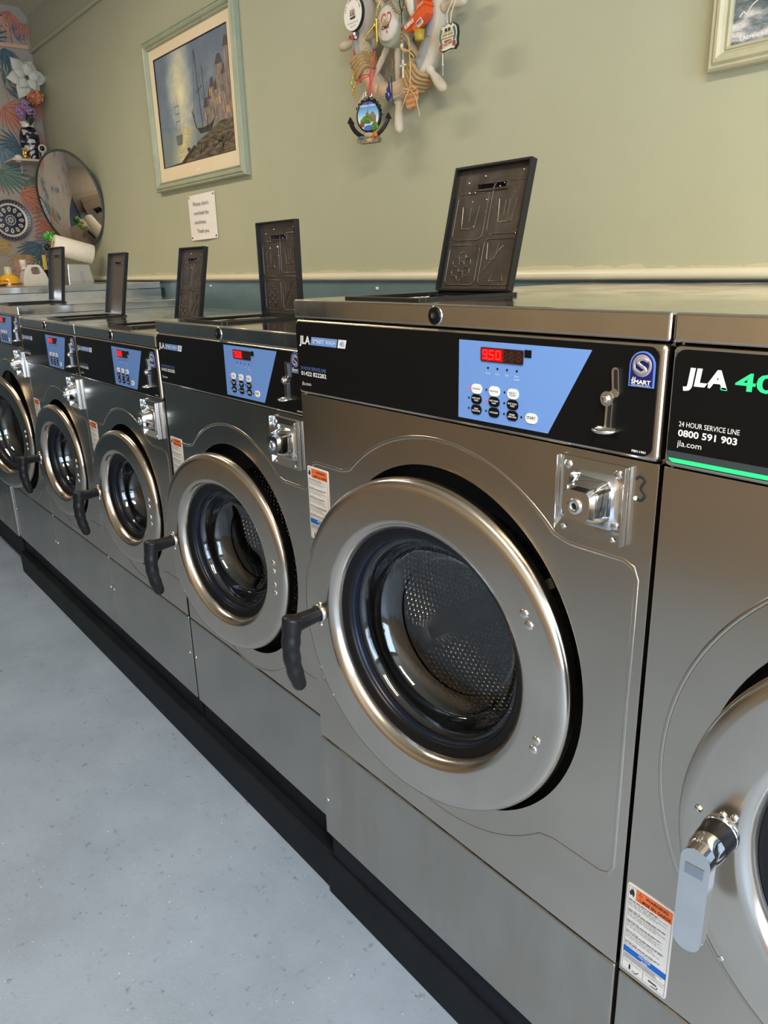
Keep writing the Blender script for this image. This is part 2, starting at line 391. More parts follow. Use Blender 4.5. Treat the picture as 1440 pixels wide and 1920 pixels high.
def frond(y, z, L_, a, m, n=9, spread=1.5, slim=.058, curl=.25):
    n += 2; spread *= 1.6; L_ *= .86
    """fan of pointed leaflets printed on the paper"""
    _k[0] += 1; dx0 = WX0 + .0008 + .0004 * (_k[0] % 23)
    for i in range(n):
        dx = dx0 + .00012 * (i % 3) + .00002 * i; t = (i / (n - 1) - .5) if n > 1 else 0
        an = a + t * spread; ln = L_ * (1 - .45 * abs(t) * 2) * random.uniform(.85, 1.1); wd = ln * slim
        left = []; right = []
        for q in range(7):
            s_ = q / 6; an2 = an + curl * t * s_ * 2; py = y + math.sin(an) * ln * s_ + math.sin(an2) * ln * .1 * s_; pz = z + math.cos(an) * ln * s_ - .12 * ln * s_ * s_
            ww = wd * math.sin(PI * min(1, .06 + s_ * .94)) ** .8
            nx, nz = math.cos(an2), -math.sin(an2)
            left.append((dx, py + nx * ww, pz + nz * ww)); right.append((dx, py - nx * ww, pz - nz * ww))
        vs = left + right[::-1]; k = len(vs)
        mb.add(vs, [(j, j + 1, k - 2 - j, k - 1 - j) for j in range(6)], m)
        mid = [(dx + .00006, (l_[1] * .25 + r_[1] * .75), (l_[2] * .25 + r_[2] * .75)) for l_, r_ in zip(left, right)]; rr_ = [(dx + .00006, l_[1] * .02 + r_[1] * .98, l_[2] * .02 + r_[2] * .98) for l_, r_ in zip(left, right)]
        v2 = mid + rr_[::-1]; mb.add(v2, [(j, j + 1, k - 2 - j, k - 1 - j) for j in range(1, 5)], WL[m.name])
def feather(y, z, L_, a, m, n=9, slim=.30):
    _k[0] += 1; dx = WX0 + .0008 + .0004 * (_k[0] % 23)
    for i in range(n):
        dx += .00002; s_ = (i + .5) / n; by = y + math.sin(a) * L_ * s_; bz = z + math.cos(a) * L_ * s_
        ln = L_ * slim * (1.25 - s_ * .7)
        for sd in (-1, 1):
            an = a + sd * (1.15 - .4 * s_)
            ty, tz = by + math.sin(an) * ln, bz + math.cos(an) * ln; nx, nz = math.cos(an) * ln * .16, -math.sin(an) * ln * .16
            my, mz = (by + ty) / 2, (bz + tz) / 2
            mb.add([(dx, by, bz), (dx, my + nx, mz + nz), (dx, ty, tz), (dx, my - nx, mz - nz)], [(0, 1, 2, 3)], m)
    mb.add([(dx, y - .002, z), (dx, y + .002, z), (dx, y + math.sin(a) * L_, z + math.cos(a) * L_)], [(0, 1, 2)], m)
F_ = [(.80, 2.86, .20, 3.3, 1), (.70, 2.84, .18, 2.9, 4), (.66, 2.70, .18, .3, 0), (.80, 2.74, .13, 1.2, 5), (.88, 2.80, .12, 3.4, 1), (.62, 2.62, .14, 2.6, 0), (.74, 2.66, .16, 2.9, 0),
      (.86, 2.60, .15, 2.6, 1), (.70, 2.45, .20, 1.2, 2), (.60, 2.42, .16, 5.6, 2), (.68, 2.34, .20, 2.2, 1), (.84, 2.35, .15, 1.3, 1), (.62, 2.22, .14, 3.4, 3), (.80, 2.2, .12, 1.8, 4),
      (.74, 2.14, .22, 4.3, 0), (.64, 2.12, .18, 3.1, 5), (.86, 2.16, .11, 2.4, 1), (.56, 2.05, .16, 3.6, 3), (.87, 2.07, .13, 1.0, 5), (.60, 1.98, .22, 2.0, 2), (.78, 1.95, .17, 2.6, 2), (.70, 1.86, .20, 1.8, 1),
      (.60, 1.88, .16, 4.9, 4), (.84, 1.80, .18, 3.4, 1), (.80, 1.70, .16, 2.2, 1), (.86, 1.66, .12, 3.8, 1), (.86, 1.58, .17, 4.4, 5), (.78, 1.56, .22, 4.0, 0), (.80, 1.53, .20, 2.9, 0), (.66, 1.50, .16, 3.2, 3), (.60, 1.56, .14, 4.7, 3),
      (.60, 1.42, .15, 1.5, 4), (.70, 1.40, .15, 4.2, 4), (.86, 1.42, .12, 2.6, 3), (.5, 1.7, .2, 4.5, 2), (.45, 2.2, .22, 4, 1), (.48, 2.5, .2, 4.6, 0), (.42, 1.9, .2, 5, 5), (.46, 1.5, .18, 5.2, 1), (.4, 2.75, .2, 4.1, 3)]
for i, (y, z, l_, a, k) in enumerate(F_):
    if i % 5 == 3: feather(y, z, l_ * 1.3, a, WT[k])
    else: frond(y, z, l_ * 1.05, a, WT[k], n=8 + i % 4, spread=1.3 + .3 * (i % 3))
for y, z in ((.70, 2.55), (.66, 2.25), (.74, 2.0), (.64, 1.75), (.82, 1.9), (.72, 1.45)):   # thin stems
    mb.add([wl(y, z), wl(y + .004, z), wl(y + .03, z - .22), wl(y + .027, z - .22)], [(0, 1, 2, 3)], WT[1])
for y, z, k in [(random.uniform(-2.9, .35), random.uniform(.3, 2.8), random.randrange(6)) for _ in range(60)]:
    frond(y, z, random.uniform(.14, .24), random.uniform(0, 6.28), WT[k], n=7)
struct(mb.build('wall_left'))
mb = MB(); mb.box((WX0, WY0, 2.668), (WX0 + .012, WY1 - .02, 2.690), mat('peach_trim_paint', (.72, .42, .28), .5)); struct(mb.build('trim_3', bevel=.002))

# ------------------------------------------------------------------ plinth under the row
mb = MB(); mb.box((-3.375, .012, 0), (-.005, .80, .105), PLINTH); mb.box((-.0, .004, 0), (1.5, .80, .105), PLINTH); mb.box((-4.105, .06, 0), (-3.38, .8, .10), PLINTH)
mb.box((-.75, .0045, .0), (0, .8, .1048), PLINTH)
PL = mb.build('plinth', bevel=.003); tag(PL, 'long black plinth on the floor under the row of washing machines', 'plinth')
def riser(x0, x1, y): 
    m_ = MB(); m_.box((x0 + .002, y + .012, .105), (x1 - .002, .78, .18), PLINTH); return m_

# ------------------------------------------------------------------ washing machine
SEG = {'0': 'abcdef', '5': 'afgcd', '9': 'abcdfg', '7': 'abc', '8': 'abcdefg', '3': 'abgcd', '4': 'fgbc', '1': 'bc', '2': 'abged', '6': 'afgedc'}
def seg_digit(mb, ch, x, z, w_, h, m, y):
    t = w_ * .17
    R_ = {'a': (0, h - t, w_, h), 'g': (0, h / 2 - t / 2, w_, h / 2 + t / 2), 'd': (0, 0, w_, t), 'f': (0, h / 2, t, h), 'b': (w_ - t, h / 2, w_, h), 'e': (0, 0, t, h / 2), 'c': (w_ - t, 0, w_, h / 2)}
    for s_ in SEG[ch]:
        a = R_[s_]; mb.flat([(x + a[0], z + a[1]), (x + a[2], z + a[1]), (x + a[2], z + a[3]), (x + a[0], z + a[3])], y, m)

def warning_label(x0, z1, sc=1.0):
    """sticker mesh, top left corner x0,z1, about 69 x 147 mm"""
    m_ = MB(); W_, H_ = .069 * sc, .147 * sc; y = -.0012
    m_.prism(rrect(x0, z1 - H_, x0 + W_, z1, .003, 2), y, -.0002, LABEL)
    def q(a, b, c, d, m, yy=y - .0002): m_.flat([(x0 + a * W_, z1 - d * H_), (x0 + c * W_, z1 - d * H_), (x0 + c * W_, z1 - b * H_), (x0 + a * W_, z1 - b * H_)], yy, m)
    q(.20, .02, .97, .145, ORANGE)
    for a in ((.03, .02, .97, .023), (.03, .977, .97, .98), (.03, .02, .036, .98), (.964, .145, .97, .98), (.20, .02, .206, .145)): q(*a, PRINT, y - .0003)
    m_.flat([(x0 + a * W_, z1 - b * H_) for a, b in ((.07, .12), (.05, .085), (.08, .07), (.085, .045), (.11, .06), (.115, .03), (.15, .06), (.165, .09), (.15, .12), (.13, .13), (.12, .105), (.10, .115))], y - .0004, PRINT)
    for i, (t, z) in enumerate((('WARNING', .072), ('MISE EN GARDE', .132))):
        m_.text(t, x0 + (.40 if i == 0 else .34) * W_, z1 - z * H_, .0048 * sc, PRINT, y - .0005, width=(.48 if i == 0 else .60) * W_, bold=.02)
        xx = x0 + .25 * W_; zz = z1 - z * H_
        m_.flat([(xx, zz), (xx + .08 * W_, zz), (xx + .04 * W_, zz + .006 * sc)], y - .0005, PRINT)
        m_.flat([(xx + .012 * W_, zz + .0008), (xx + .068 * W_, zz + .0008), (xx + .04 * W_, zz + .0046 * sc)], y - .0006, ORANGE)
    rnd = random.Random(3); z = .165; k = 0
    while z < .695:
        ln = rnd.uniform(.62, .92)
        if k % 6 == 5: z += .02; ln = .3
        bold = k % 6 == 0
        xx = .05
        while xx < .05 + ln * .93:     # rows of tiny words
            wl_ = min(rnd.uniform(.03, .11), .05 + ln * .93 - xx)
            q(xx, z, xx + wl_, z + (.0085 if bold else .0055), PRINT if bold else PGREY, y - .0003); xx += wl_ + .016
        z += .0172; k += 1
    q(.03, .715, .97, .785, LBLU)
    m_.text('NOTICE', x0 + .5 * W_, z1 - .745 * H_, .0034 * sc, WHITE, y - .0005, align='c', bold=.02); m_.text('AVIS', x0 + .5 * W_, z1 - .781 * H_, .0034 * sc, WHITE, y - .0005, align='c', bold=.02)
    for i in range(4):
        q(.05, .797 + i * .013, .05 + rnd.uniform(.7, .9), .803 + i * .013, PGREY, y - .0003)
    q(.03, .85, .97, .853, PRINT, y - .0003); q(.497, .85, .503, .98, PRINT, y - .0003)
    m_.text('Open/Ouverte', x0 + .05 * W_, z1 - .885 * H_, .0026 * sc, PGREY, y - .0005, width=.4 * W_); m_.text('Closed/Fermée', x0 + .54 * W_, z1 - .885 * H_, .0026 * sc, PGREY, y - .0005, width=.4 * W_)
    m_.tube([(x0 + .2 * W_, y - .0003, z1 - .905 * H_), (x0 + .2 * W_, y - .0003, z1 - .96 * H_)], .0014 * sc, PRINT, seg=6, flat=.1)
    m_.tube(spline([(x0 + .26 * W_, y - .0003, z1 - .95 * H_), (x0 + .33 * W_, y - .0003, z1 - .965 * H_), (x0 + .40 * W_, y - .0003, z1 - .935 * H_)]), .0006, PRINT, seg=5, flat=.2)
    m_.tube([(x0 + .62 * W_, y - .0003, z1 - .925 * H_), (x0 + .80 * W_, y - .0003, z1 - .925 * H_)], .0014 * sc, PRINT, seg=6, flat=.1)
    m_.tube(spline([(x0 + .82 * W_, y - .0003, z1 - .935 * H_), (x0 + .80 * W_, y - .0003, z1 - .96 * H_), (x0 + .68 * W_, y - .0003, z1 - .965 * H_)]), .0006, PRINT, seg=5, flat=.2)
    return m_

def dome(mb, x, z, r, h, m, y=0, slot=False):
    prof = [(r, 0), (r * .96, -h * .35), (r * .75, -h * .75), (r * .4, -h * .95), (.0001, -h)]
    mb.lathe([(a, y + b) for a, b in prof], m, Matrix.Translation((x, 0, z)), seg=20)

def washer(x0, x1, yf, ztop, zct, zcb, zsp, depth, R, Ri, zc, ang, label, size, price, Rc=.287, lit=3, fam='blue', handle='black', lidbox=(-.236, -.070, .03, .225), lidopen=True, lean=.05, full=True, hset=0.0, drum=True, dz=0.0, numeral=None, soaph=.208, bolts=((.127, .112), (-.062, -.079))):
    """washing machine, local origin bottom centre of its front; all z given in the room"""
    W = x1 - x0; zb = .105; xc = (x0 + x1) / 2; h = W / 2
    t = thing('washing_machine', label, 'washing machine', (xc, yf, zb), group='washing machines in the row')
    z = lambda v: v - zb
    rt = h  # local right edge
    # --- riser (black foot section)
    r_ = MB(); r_.box((-h + .002, .012, 0), (h - .002, depth - .02, z(.18)), PLINTH); r_.build('base', t, bevel=.002)
    # --- cabinet shell
    c = MB(); zt = z(ztop) - .032
    c.box((-h + .001, .012, z(.18)), (-h + .004, depth, zt), S_SIDE); c.box((h - .004, .012, z(.18)), (h - .001, depth, zt), S_SIDE)
    c.box((-h + .004, depth - .004, z(.18)), (h - .004, depth, zt), S_SIDE); c.box((-h + .004, .012, z(.18)), (h - .004, depth - .004, z(.185)), S_SIDE)
    c.build('cabinet', t)
    k = MB(); hole_plate(k, -h + .005, z(zsp) - .08, h - .005, zt - .005, 0, z(zc), R * .77, .075, .080, VOID, 64); k.build('bulkhead', t)
    # --- lower panel
    l = MB(); l.box((-h, -.0015, z(.18)), (h, .012, z(zsp) - .0015), S_LOW if size == 40 else S_LOWF); lp = l.build('lower_panel', t, bevel=.0035, bseg=3)
    for sx in (-1, 1):
        if size == 40 and sx == 1: continue
        s_ = MB(); dome(s_, sx * (h - .014), z(.273 if size == 40 else .325), .0045, .003, SCREW, -.0015); s_.build('screw', lp)
    # --- front panel with round cut-out and embossed outline
    f = MB(); hole_plate(f, -h, z(zsp) + .0015, h, z(zcb) - .0015, 0, z(zc), Rc, 0, .013, S_FRONT)
    re = .330 if size == 40 else Rc + .045
    top = z(zc) + (.234 if size == 40 else re * .72); bot = z(zc) - (.234 if size == 40 else re * .72)
    aa = math.asin((top - z(zc)) / re); xk = re * math.cos(aa)
    px = h - .017
    path = [(px, bot + .02), (px, top - .02), (px - .006, top - .006), (px - .02, top), (xk + .02, top), (xk + .006, top + .003)]
    path += [(re * math.cos(a), z(zc) + re * math.sin(a)) for a in [aa + .03 + (PI - 2 * aa - .06) * i / 40 for i in range(41)]]
    path += [(-xk - .006, top + .003), (-xk - .02, top), (-px + .02, top), (-px + .006, top - .006), (-px, top - .02), (-px, bot + .02), (-px + .006, bot + .006), (-px + .02, bot), (-xk - .02, bot), (-xk - .006, bot - .003)]
    path += [(re * math.cos(a), z(zc) + re * math.sin(a)) for a in [PI + aa + .03 + (PI - 2 * aa - .06) * i / 40 for i in range(41)]]
    path += [(xk + .006, bot - .003), (xk + .02, bot), (px - .02, bot), (px - .006, bot + .006)]
    if fam == 'green': f.tube([(.339 * math.cos(2 * PI * i / 120), .0004, z(zc) + .339 * math.sin(2 * PI * i / 120)) for i in range(120)], .0034, S_FRONT, seg=8, closed=True, flat=.45)
    elif px > xk + .03: f.tube([(x, .0004, zz) for x, zz in path], .0034, S_FRONT, seg=8, closed=True, flat=.45)
    else:
        f.tube([(re * math.cos(a), .0004, z(zc) + re * math.sin(a)) for a in [aa * .6 + (PI - 1.2 * aa) * i / 40 for i in range(41)]], .0034, S_FRONT, seg=8, flat=.45)
    fp = f.build('front_panel', t, bevel=.006, bseg=4)
    # --- console: steel box with black printed panel
    cz0, cz1 = z(zcb), z(zct)
    cb = MB(); cb.box((-h, -.005, cz0), (h, .02, cz1), S_FRONT); con = cb.build('console', t, bevel=.0075, bseg=5)
    if fam == 'blue':
        g = MB(); y = -.0062; g.prism(rrect(-h + .005, cz0 + .006, rt - .008, cz1 - .004, .012), y, -.004, BLACK); y -= .0003
        def U(u): return rt + u
        def V(v): return cz0 + v
        xl = -h - .003
        g.text('JLA', xl + .017, V(.0905), .0135, WHITE, y, width=.0345, bold=.035, shear=.12)
        sw = .078 if size == 40 else .070
        g.flat([(xl + .053, V(.0895)), (xl + .053 + sw, V(.0895)), (xl + .057 + sw, V(.1035)), (xl + .057, V(.1035))], y, BLUE)
        g.text('SMART', xl + .060, V(.093), .0072, WHITE, y - .0002, width=sw * .45, bold=.005); g.text('WASH', xl + .062 + sw * .47, V(.093), .0072, WHITE, y - .0002, width=sw * .38)
        g.flat([(xl + .056 + sw, V(.0895)), (xl + .078 + sw, V(.0895)), (xl + .083 + sw, V(.1035)), (xl + .060 + sw, V(.1035))], y, WHITE)
        g.text(str(size), xl + .0695 + sw, V(.0925), .0082, BLUE, y - .0002, align='c', bold=.02)
        g.text('24 HOUR SERVICE LINE', xl + .017, V(.0445), .0062, PBLUE, y, width=.080)
        g.text('01422 822282', xl + .018, V(.0345), .0072, WHITE, y, width=.079, bold=.02); g.text('jla.com', xl + .019, V(.017), .0062, WHITE, y, width=.029)
        g.flat([(U(-.317), V(.012)), (U(-.155), V(.012)), (U(-.095), V(.120)), (U(-.316), V(.120))], y, BLUE)
        yy = y - .0003
        for i, u in enumerate((-.2605, -.2435, -.2265, -.2095)):
            g.flat(circ(U(u), V(.0855), .0017, 10), yy, BLACK)
            g.text(('Wash', 'Rinse', 'Spin', 'Door')[i], U(u), V(.0775), .0024, WHITE, yy, align='c')
        g.text('Locked', U(-.2095), V(.0735), .0024, WHITE, yy, align='c')
        names = (('STANDARD', 'PRE-WASH', 'HEAVILY|SOILED'), ('FAST HOT|WASH', 'FAST WARM|WASH', 'FAST COLD|WASH'), ('WARM|DELICATES', 'WOOLLENS', 'RINSE|AND SPIN'))
        rows = (.0555, .0412, .0268)
        for j in range(3):
            for i in range(3):
                g.flat(circ(U(-.296 + .033 * i), V(rows[j] + .0005), .0016, 10), yy, LED if (i, j) in ((0, 0), (1, 1)) else BLACK)
        g.flat(circ(U(-.1995), V(.0268), .0016, 10), yy, BLACK)
        g.text('F8011901', U(-.033), V(.0095), .0026, WHITE, y, width=.018, bold=.02)
        g.build('control_panel', con)
        def button(u, v, m, tm, txt):
            b_ = MB(); b_.prism(rrect(U(u) - .0097, V(v) - .0066, U(u) + .0097, V(v) + .0066, .0062, 5), y - .0010, y, m)
            ls = txt.split('|')
            for q_, s_ in enumerate(ls):
                b_.text(s_, U(u), V(v) - .0009 + (0 if len(ls) == 1 else (.0013 - .0030 * q_)), .0021 if txt != 'START' else .0036, tm, y - .0012, width=min(.0155, .0019 * len(s_)) if txt != 'START' else .0145, align='c', bold=.02)
            o = b_.build('button', con); return o
        for j in range(3):
            for i in range(3):
                button(-.281 + .033 * i, rows[j], WHITE if j == 0 else BLACK, PBLUE if j == 0 else WHITE, names[j][i])
        button(-.1825, .0275, WHITE, PRINT, 'START')
        d = MB(); d.prism(rrect(U(-.2735), V(.094), U(-.199), V(.1125), .002, 3), y - .0012, y, DISP)
        d.flat([(U(-.2715), V(.0955)), (U(-.2325), V(.0955)), (U(-.2325), V(.111)), (U(-.2715), V(.111))], y - .0014, LEDGLOW)
        for i in range(6):
            xx = U(-.2695) + i * .0118
            if i < len(price): seg_digit(d, price[i], xx, V(.0975), .0085, .012, LED, y - .0018)
            else: seg_digit(d, '8', xx, V(.0975), .0085, .012, SEGOFF, y - .0015)
        d.prism(circ(U(-.2590), V(.0968), .0011, 8), y - .0018, y - .0016, LED)
        d.prism([(U(-.1972), V(.104)), (U(-.1862), V(.104)), (U(-.1862), V(.1135)), (U(-.1972), V(.1135))], y - .0008, y, BLACK)
        d.build('display', con)
        # coin slot plate: crooked slot, pivot rivet, return cup
        s_ = MB(); ys = y - .003
        def bar(p, q, wd, m, ya, yb):
            a = Vector((p[0], p[1])); b2 = Vector((q[0], q[1])); dr = (b2 - a).normalized(); nn = Vector((-dr.y, dr.x)) * wd
            pts = []
            for k_ in range(9): an = PI / 2 + PI * k_ / 8; pts.append(a + (dr * math.cos(an)) * wd + nn.normalized() * math.sin(an) * wd)
            for k_ in range(9): an = -PI / 2 + PI * k_ / 8; pts.append(b2 + (dr * math.cos(an)) * wd + nn.normalized() * math.sin(an) * wd)
            s_.prism([(p_.x, p_.y) for p_ in pts], ya, yb, m)
        bar((U(-.0575), V(.074)), (U(-.0600), V(.0985)), .0048, BRIGHT, ys, y); bar((U(-.0570), V(.074)), (U(-.0592), V(.0985)), .0026, VOID, ys - .0002, ys + .0005)
        bar((U(-.0655), V(.034)), (U(-.0650), V(.060)), .0048, BRIGHT, ys, y); bar((U(-.0645), V(.034)), (U(-.0640), V(.060)), .0026, VOID, ys - .0002, ys + .0005)
        s_.prism(circ(U(-.0685), V(.0665), .0088, 24), ys - .001, y, BRIGHT); dome(s_, U(-.0685), V(.0665), .0052, .005, SCREW, ys - .001)
        bar((U(-.0685), V(.0665)), (U(-.0590), V(.0745)), .0046, BRIGHT, ys - .0005, y)
        s_.tube(spline([(U(-.081), y, V(.031)), (U(-.079), y - .012, V(.0305)), (U(-.066), y - .018, V(.030)), (U(-.054), y - .012, V(.0305)), (U(-.052), y, V(.031))], 5), .0022, BRIGHT, seg=8)
        s_.prism([(U(-.079), V(.0285)), (U(-.054), V(.0285)), (U(-.054), V(.0335)), (U(-.079), V(.0335))], y - .004, y, BRIGHT)
        s_.build('coin_slot', con)
        b_ = MB(); bx = U(-.0268); bz = V(.084); bw = .0158
        def arch(wd, zz0, top_, n=12): return [(bx - wd, zz0), (bx + wd, zz0)] + [(bx + wd * math.cos(PI * i / n), top_ + wd * math.sin(PI * i / n)) for i in range(n + 1)]
        b_.prism(arch(bw, bz, V(.1075)), y - .0016, y, LBLUE); b_.flat(arch(bw - .0016, bz + .0014, V(.1075)), y - .0018, DBLUE)
        b_.lathe([(.0125, -.0024), (.0110, -.0034), (.0090, -.0034), (.0082, -.0020)], SILV, Matrix.Translation((bx, y + .0008, V(.1075))), seg=32)
        b_.tube(spline([(bx + .0075, y - .0024, V(.1125)), (bx + .001, y - .003, V(.1152)), (bx - .0055, y - .003, V(.1118)), (bx - .001, y - .003, V(.1078)), (bx + .0055, y - .003, V(.1035)), (bx, y - .003, V(.0995)), (bx - .0078, y - .0024, V(.1025))], 5), .0021, SILV, seg=8, flat=.5)
        b_.text('JLA', bx - .0115, V(.0925), .0022, WHITE, y - .0020, bold=.03, shear=.2); b_.text('SMART', bx, V(.0875), .0044, WHITE, y - .0020, width=.0245, align='c', bold=.03); b_.text('TECHNOLOGY', bx, V(.0852), .0016, WHITE, y - .0020, width=.0245, align='c')
        b_.build('badge', con)
    else:
        g = MB(); y = -.0062; P_ = rrect(-h + .005, cz0 + .006, rt - .008, cz1 - .004, .012); g.prism(P_, y, -.004, BLACK); y -= .0003
        xl = -h
        def low(z0, z1, m, yy):   # strip cut from the rounded panel
            cr = .0115; xa = lambda zz: xl + .0055 + (cr - math.sqrt(max(0, cr * cr - max(0, cz0 + .0065 + cr - zz) ** 2)))
            n_ = 6; zs = [z0 + (z1 - z0) * i / n_ for i in range(n_ + 1)]
            g.flat([(xa(zs[0]), zs[0]), (rt - .02, zs[0]), (rt - .02, z1)] + [(xa(q), q) for q in zs[::-1]], yy, m)
        low(cz0 + .0070, cz0 + .0118, GREEN, y); low(cz0 + .0122, cz0 + .0195, GREY, y)
        g.text('JLA', xl + .0170, cz0 + .0925, .0172, WHITE, y, width=.0485, bold=.045, shear=.10)
        g.flat([(xl + .0590, cz0 + .0905), (xl + .0655, cz0 + .0905), (xl + .0640, cz0 + .0932), (xl + .0575, cz0 + .0932)], y, GREEN)
        g.text('40', xl + .0730, cz0 + .0925, .0172, GREEN, y, width=.041, bold=.02)
        g.text('24 HOUR SERVICE LINE', xl + .0165, cz0 + .0475, .0055, WHITE, y, width=.0670); g.text('0800 591 903', xl + .0165, cz0 + .0370, .0070, WHITE, y, width=.0655, bold=.025)
        g.text('jla.com', xl + .0165, cz0 + .0260, .0064, WHITE, y, width=.0280)
        g.build('control_panel', con)
    # --- lid pan with dispenser opening
    a0, a1, b0, b1 = lidbox; zl1 = z(ztop); zl0 = zl1 - .0315
    xs = [-h - .0015, a0, a1, h + .0015]; ys_ = [-.004, b0, b1, depth]
    if size != 40: xs[0] = -h; xs[3] = h
    q = MB(); idx = {}; vs = []
    for lev, zz in ((0, zl0), (1, zl1)):
        for i, xx in enumerate(xs):
            for j, yy in enumerate(ys_): idx[(lev, i, j)] = len(vs); vs.append((xx, yy, zz))
    fs = []
    for i in range(3):
        for j in range(3):
            if (i, j) == (1, 1): continue
            fs.append((idx[1, i, j], idx[1, i + 1, j], idx[1, i + 1, j + 1], idx[1, i, j + 1]))
            fs.append((idx[0, i, j], idx[0, i, j + 1], idx[0, i + 1, j + 1], idx[0, i + 1, j]))
    for i in range(3):
        fs.append((idx[0, i, 0], idx[0, i + 1, 0], idx[1, i + 1, 0], idx[1, i, 0])); fs.append((idx[0, i, 3], idx[1, i, 3], idx[1, i + 1, 3], idx[0, i + 1, 3]))
        fs.append((idx[0, 0, i], idx[1, 0, i], idx[1, 0, i + 1], idx[0, 0, i + 1])); fs.append((idx[0, 3, i], idx[0, 3, i + 1], idx[1, 3, i + 1], idx[1, 3, i]))
    fs += [(idx[0, 1, 1], idx[0, 2, 1], idx[1, 2, 1], idx[1, 1, 1])[::-1], (idx[0, 1, 2], idx[1, 1, 2], idx[1, 2, 2], idx[0, 2, 2])[::-1], (idx[0, 1, 1], idx[1, 1, 1], idx[1, 1, 2], idx[0, 1, 2])[::-1], (idx[0, 2, 1], idx[0, 2, 2], idx[1, 2, 2], idx[1, 2, 1])[::-1]]
    q.add(vs, fs, S_TOP); lid = q.build('top_lid', t, bevel=.0035, bseg=3)
    if fam == 'blue':
        n_ = MB(); n_.lathe([(.0125, -.004), (.0125, -.0075), (.0105, -.009), (.0001, -.009)], BLACK, Matrix.Translation((.003, 0, zl0 + .0155)), seg=28)
        n_.lathe([(.0138, -.004), (.0138, -.0055), (.0125, -.0058)], CHROME, Matrix.Translation((.003, 0, zl0 + .0155)), seg=28)
        n_.prism(circ(.003, zl0 + .0155, .0045, 14), -.0105, -.009, VOID); n_.box((.0015, -.0115, zl0 + .0125), (.0045, -.0100, zl0 + .0185), SCREW)
        n_.build('lock', lid)
    # dispenser tray and rim
    p = MB(); lp_ = .011
    zr = zl1 + .0055
    for (xa, ya, xb, yb) in ((a0 - lp_, b0 - lp_, a1 + lp_, b0 + .002), (a0 - lp_, b1 - .002, a1 + lp_, b1 + lp_), (a0 - lp_, b0 + .002, a0 + .002, b1 - .002), (a1 - .002, b0 + .002, a1 + lp_, b1 - .002)):
        p.box((xa, ya, zl1 - .001), (xb, yb, zr), LIDRIM)
    p.box((a0 + .002, b0 + .002, zl0 - .05), (a1 - .002, b1 - .002, zl0 - .045), VOID)
    for xa in (a0 + .003, (a0 + a1) / 2, a1 - .006): p.box((xa, b0 + .002, zl0 - .045), (xa + .003, b1 - .002, zl0 + .012), LIDRIM)
    p.box((a0 + .002, (b0 + b1) / 2, zl0 - .045), (a1 - .002, (b0 + b1) / 2 + .003, zl0 + .012), LIDRIM)
    disp = p.build('soap_dispenser', t, bevel=.0015)
    # dispenser lid standing open
    Hl = soaph; wl2 = (a1 - a0) / 2 + .002
    o = MB(); zz0 = .0
    def slab_hole(): # plate with grip slot near the free edge
        gx, gz0, gz1 = wl2 * .40, Hl * .825, Hl * .865
        n0 = [(-wl2, 0), (wl2, 0), (wl2, gz0), (-wl2, gz0)]
        for a, b2, c2, d2 in ((-wl2, 0, wl2, gz0), (-wl2, gz1, wl2, Hl), (-wl2, gz0, -gx, gz1), (gx, gz0, wl2, gz1)):
            o.box((a, 0, b2), (c2, .003, d2), LIDPL)
        for a, b2, c2, d2 in ((-gx - .004, gz0 - .003, gx + .004, gz0), (-gx - .004, gz1, gx + .004, gz1 + .003), (-gx - .004, gz0, -gx, gz1), (gx, gz0, gx + .004, gz1)):
            o.box((a, -.003, b2), (c2, .006, d2), LIDPL)
    slab_hole(); o.box((-wl2 * .45, .006, Hl * .81), (wl2 * .45, .008, Hl * .88), LIDRIM)
    for a, b2, c2, d2 in ((-wl2 - .003, 0, -wl2 + .001, Hl + .003), (wl2 - .001, 0, wl2 + .003, Hl + .003), (-wl2, Hl - .001, wl2, Hl + .003), (-wl2, -.002, wl2, .002)):
        o.box((a, -.011, b2), (c2, .003, d2), LIDRIM)
    if full:
        rl = .0014
        def loop(pts, cl=True): o.tube([(x, -.0004, zz) for x, zz in pts], rl, LIDPL, seg=6, closed=cl, flat=.8)
        a = wl2 * .92
        loop(rrect(-a, Hl * .42, -wl2 * .05, Hl * .80, .012)); loop(rrect(wl2 * .05, Hl * .46, a, Hl * .88, .012))
        loop(rrect(-a, Hl * .05, -wl2 * .05, Hl * .38, .010)); loop(rrect(wl2 * .05, Hl * .05, a, Hl * .42, .010))
        for cx_, cz_, nb in ((-wl2 * .5, Hl * .58, 1), (wl2 * .5, Hl * .62, 2)):   # wash-tub symbols
            loop([(cx_ - .020, cz_ + .024), (cx_ - .015, cz_ - .014), (cx_ + .015, cz_ - .014), (cx_ + .020, cz_ + .024)], False)
            for i in range(nb): loop([(cx_ + (i - (nb - 1) / 2) * .010, cz_ + .022), (cx_ + (i - (nb - 1) / 2) * .009, cz_ - .004)], False)
        cx_, cz_ = -wl2 * .5, Hl * .20                                               # flower
        for i in range(6):
            an = i * PI / 3; c1 = (cx_ + .016 * math.sin(an), cz_ + .016 * math.cos(an)); loop(circ(c1[0], c1[1], .0085, 12, .0085))
        cx_, cz_ = wl2 * .55, Hl * .15                                               # triangle and tub
        loop([(cx_ - .016, cz_ - .014), (cx_ + .016, cz_ - .014), (cx_, cz_ + .018)]); loop([(cx_ - .04, cz_ - .005), (cx_ + .004, cz_ + .045)], False)
        loop([(cx_ - .034, cz_ + .05), (cx_ - .030, cz_ + .022), (cx_ - .012, cz_ + .022), (cx_ - .008, cz_ + .05)], False)
        for i in range(26):
            random.seed(i); o.ball((random.uniform(-a, a), -.0006, random.uniform(Hl * .45, Hl * .97)), random.uniform(.0008, .0017), CHROME if i % 2 else LIDPL, seg=6, ring=4)
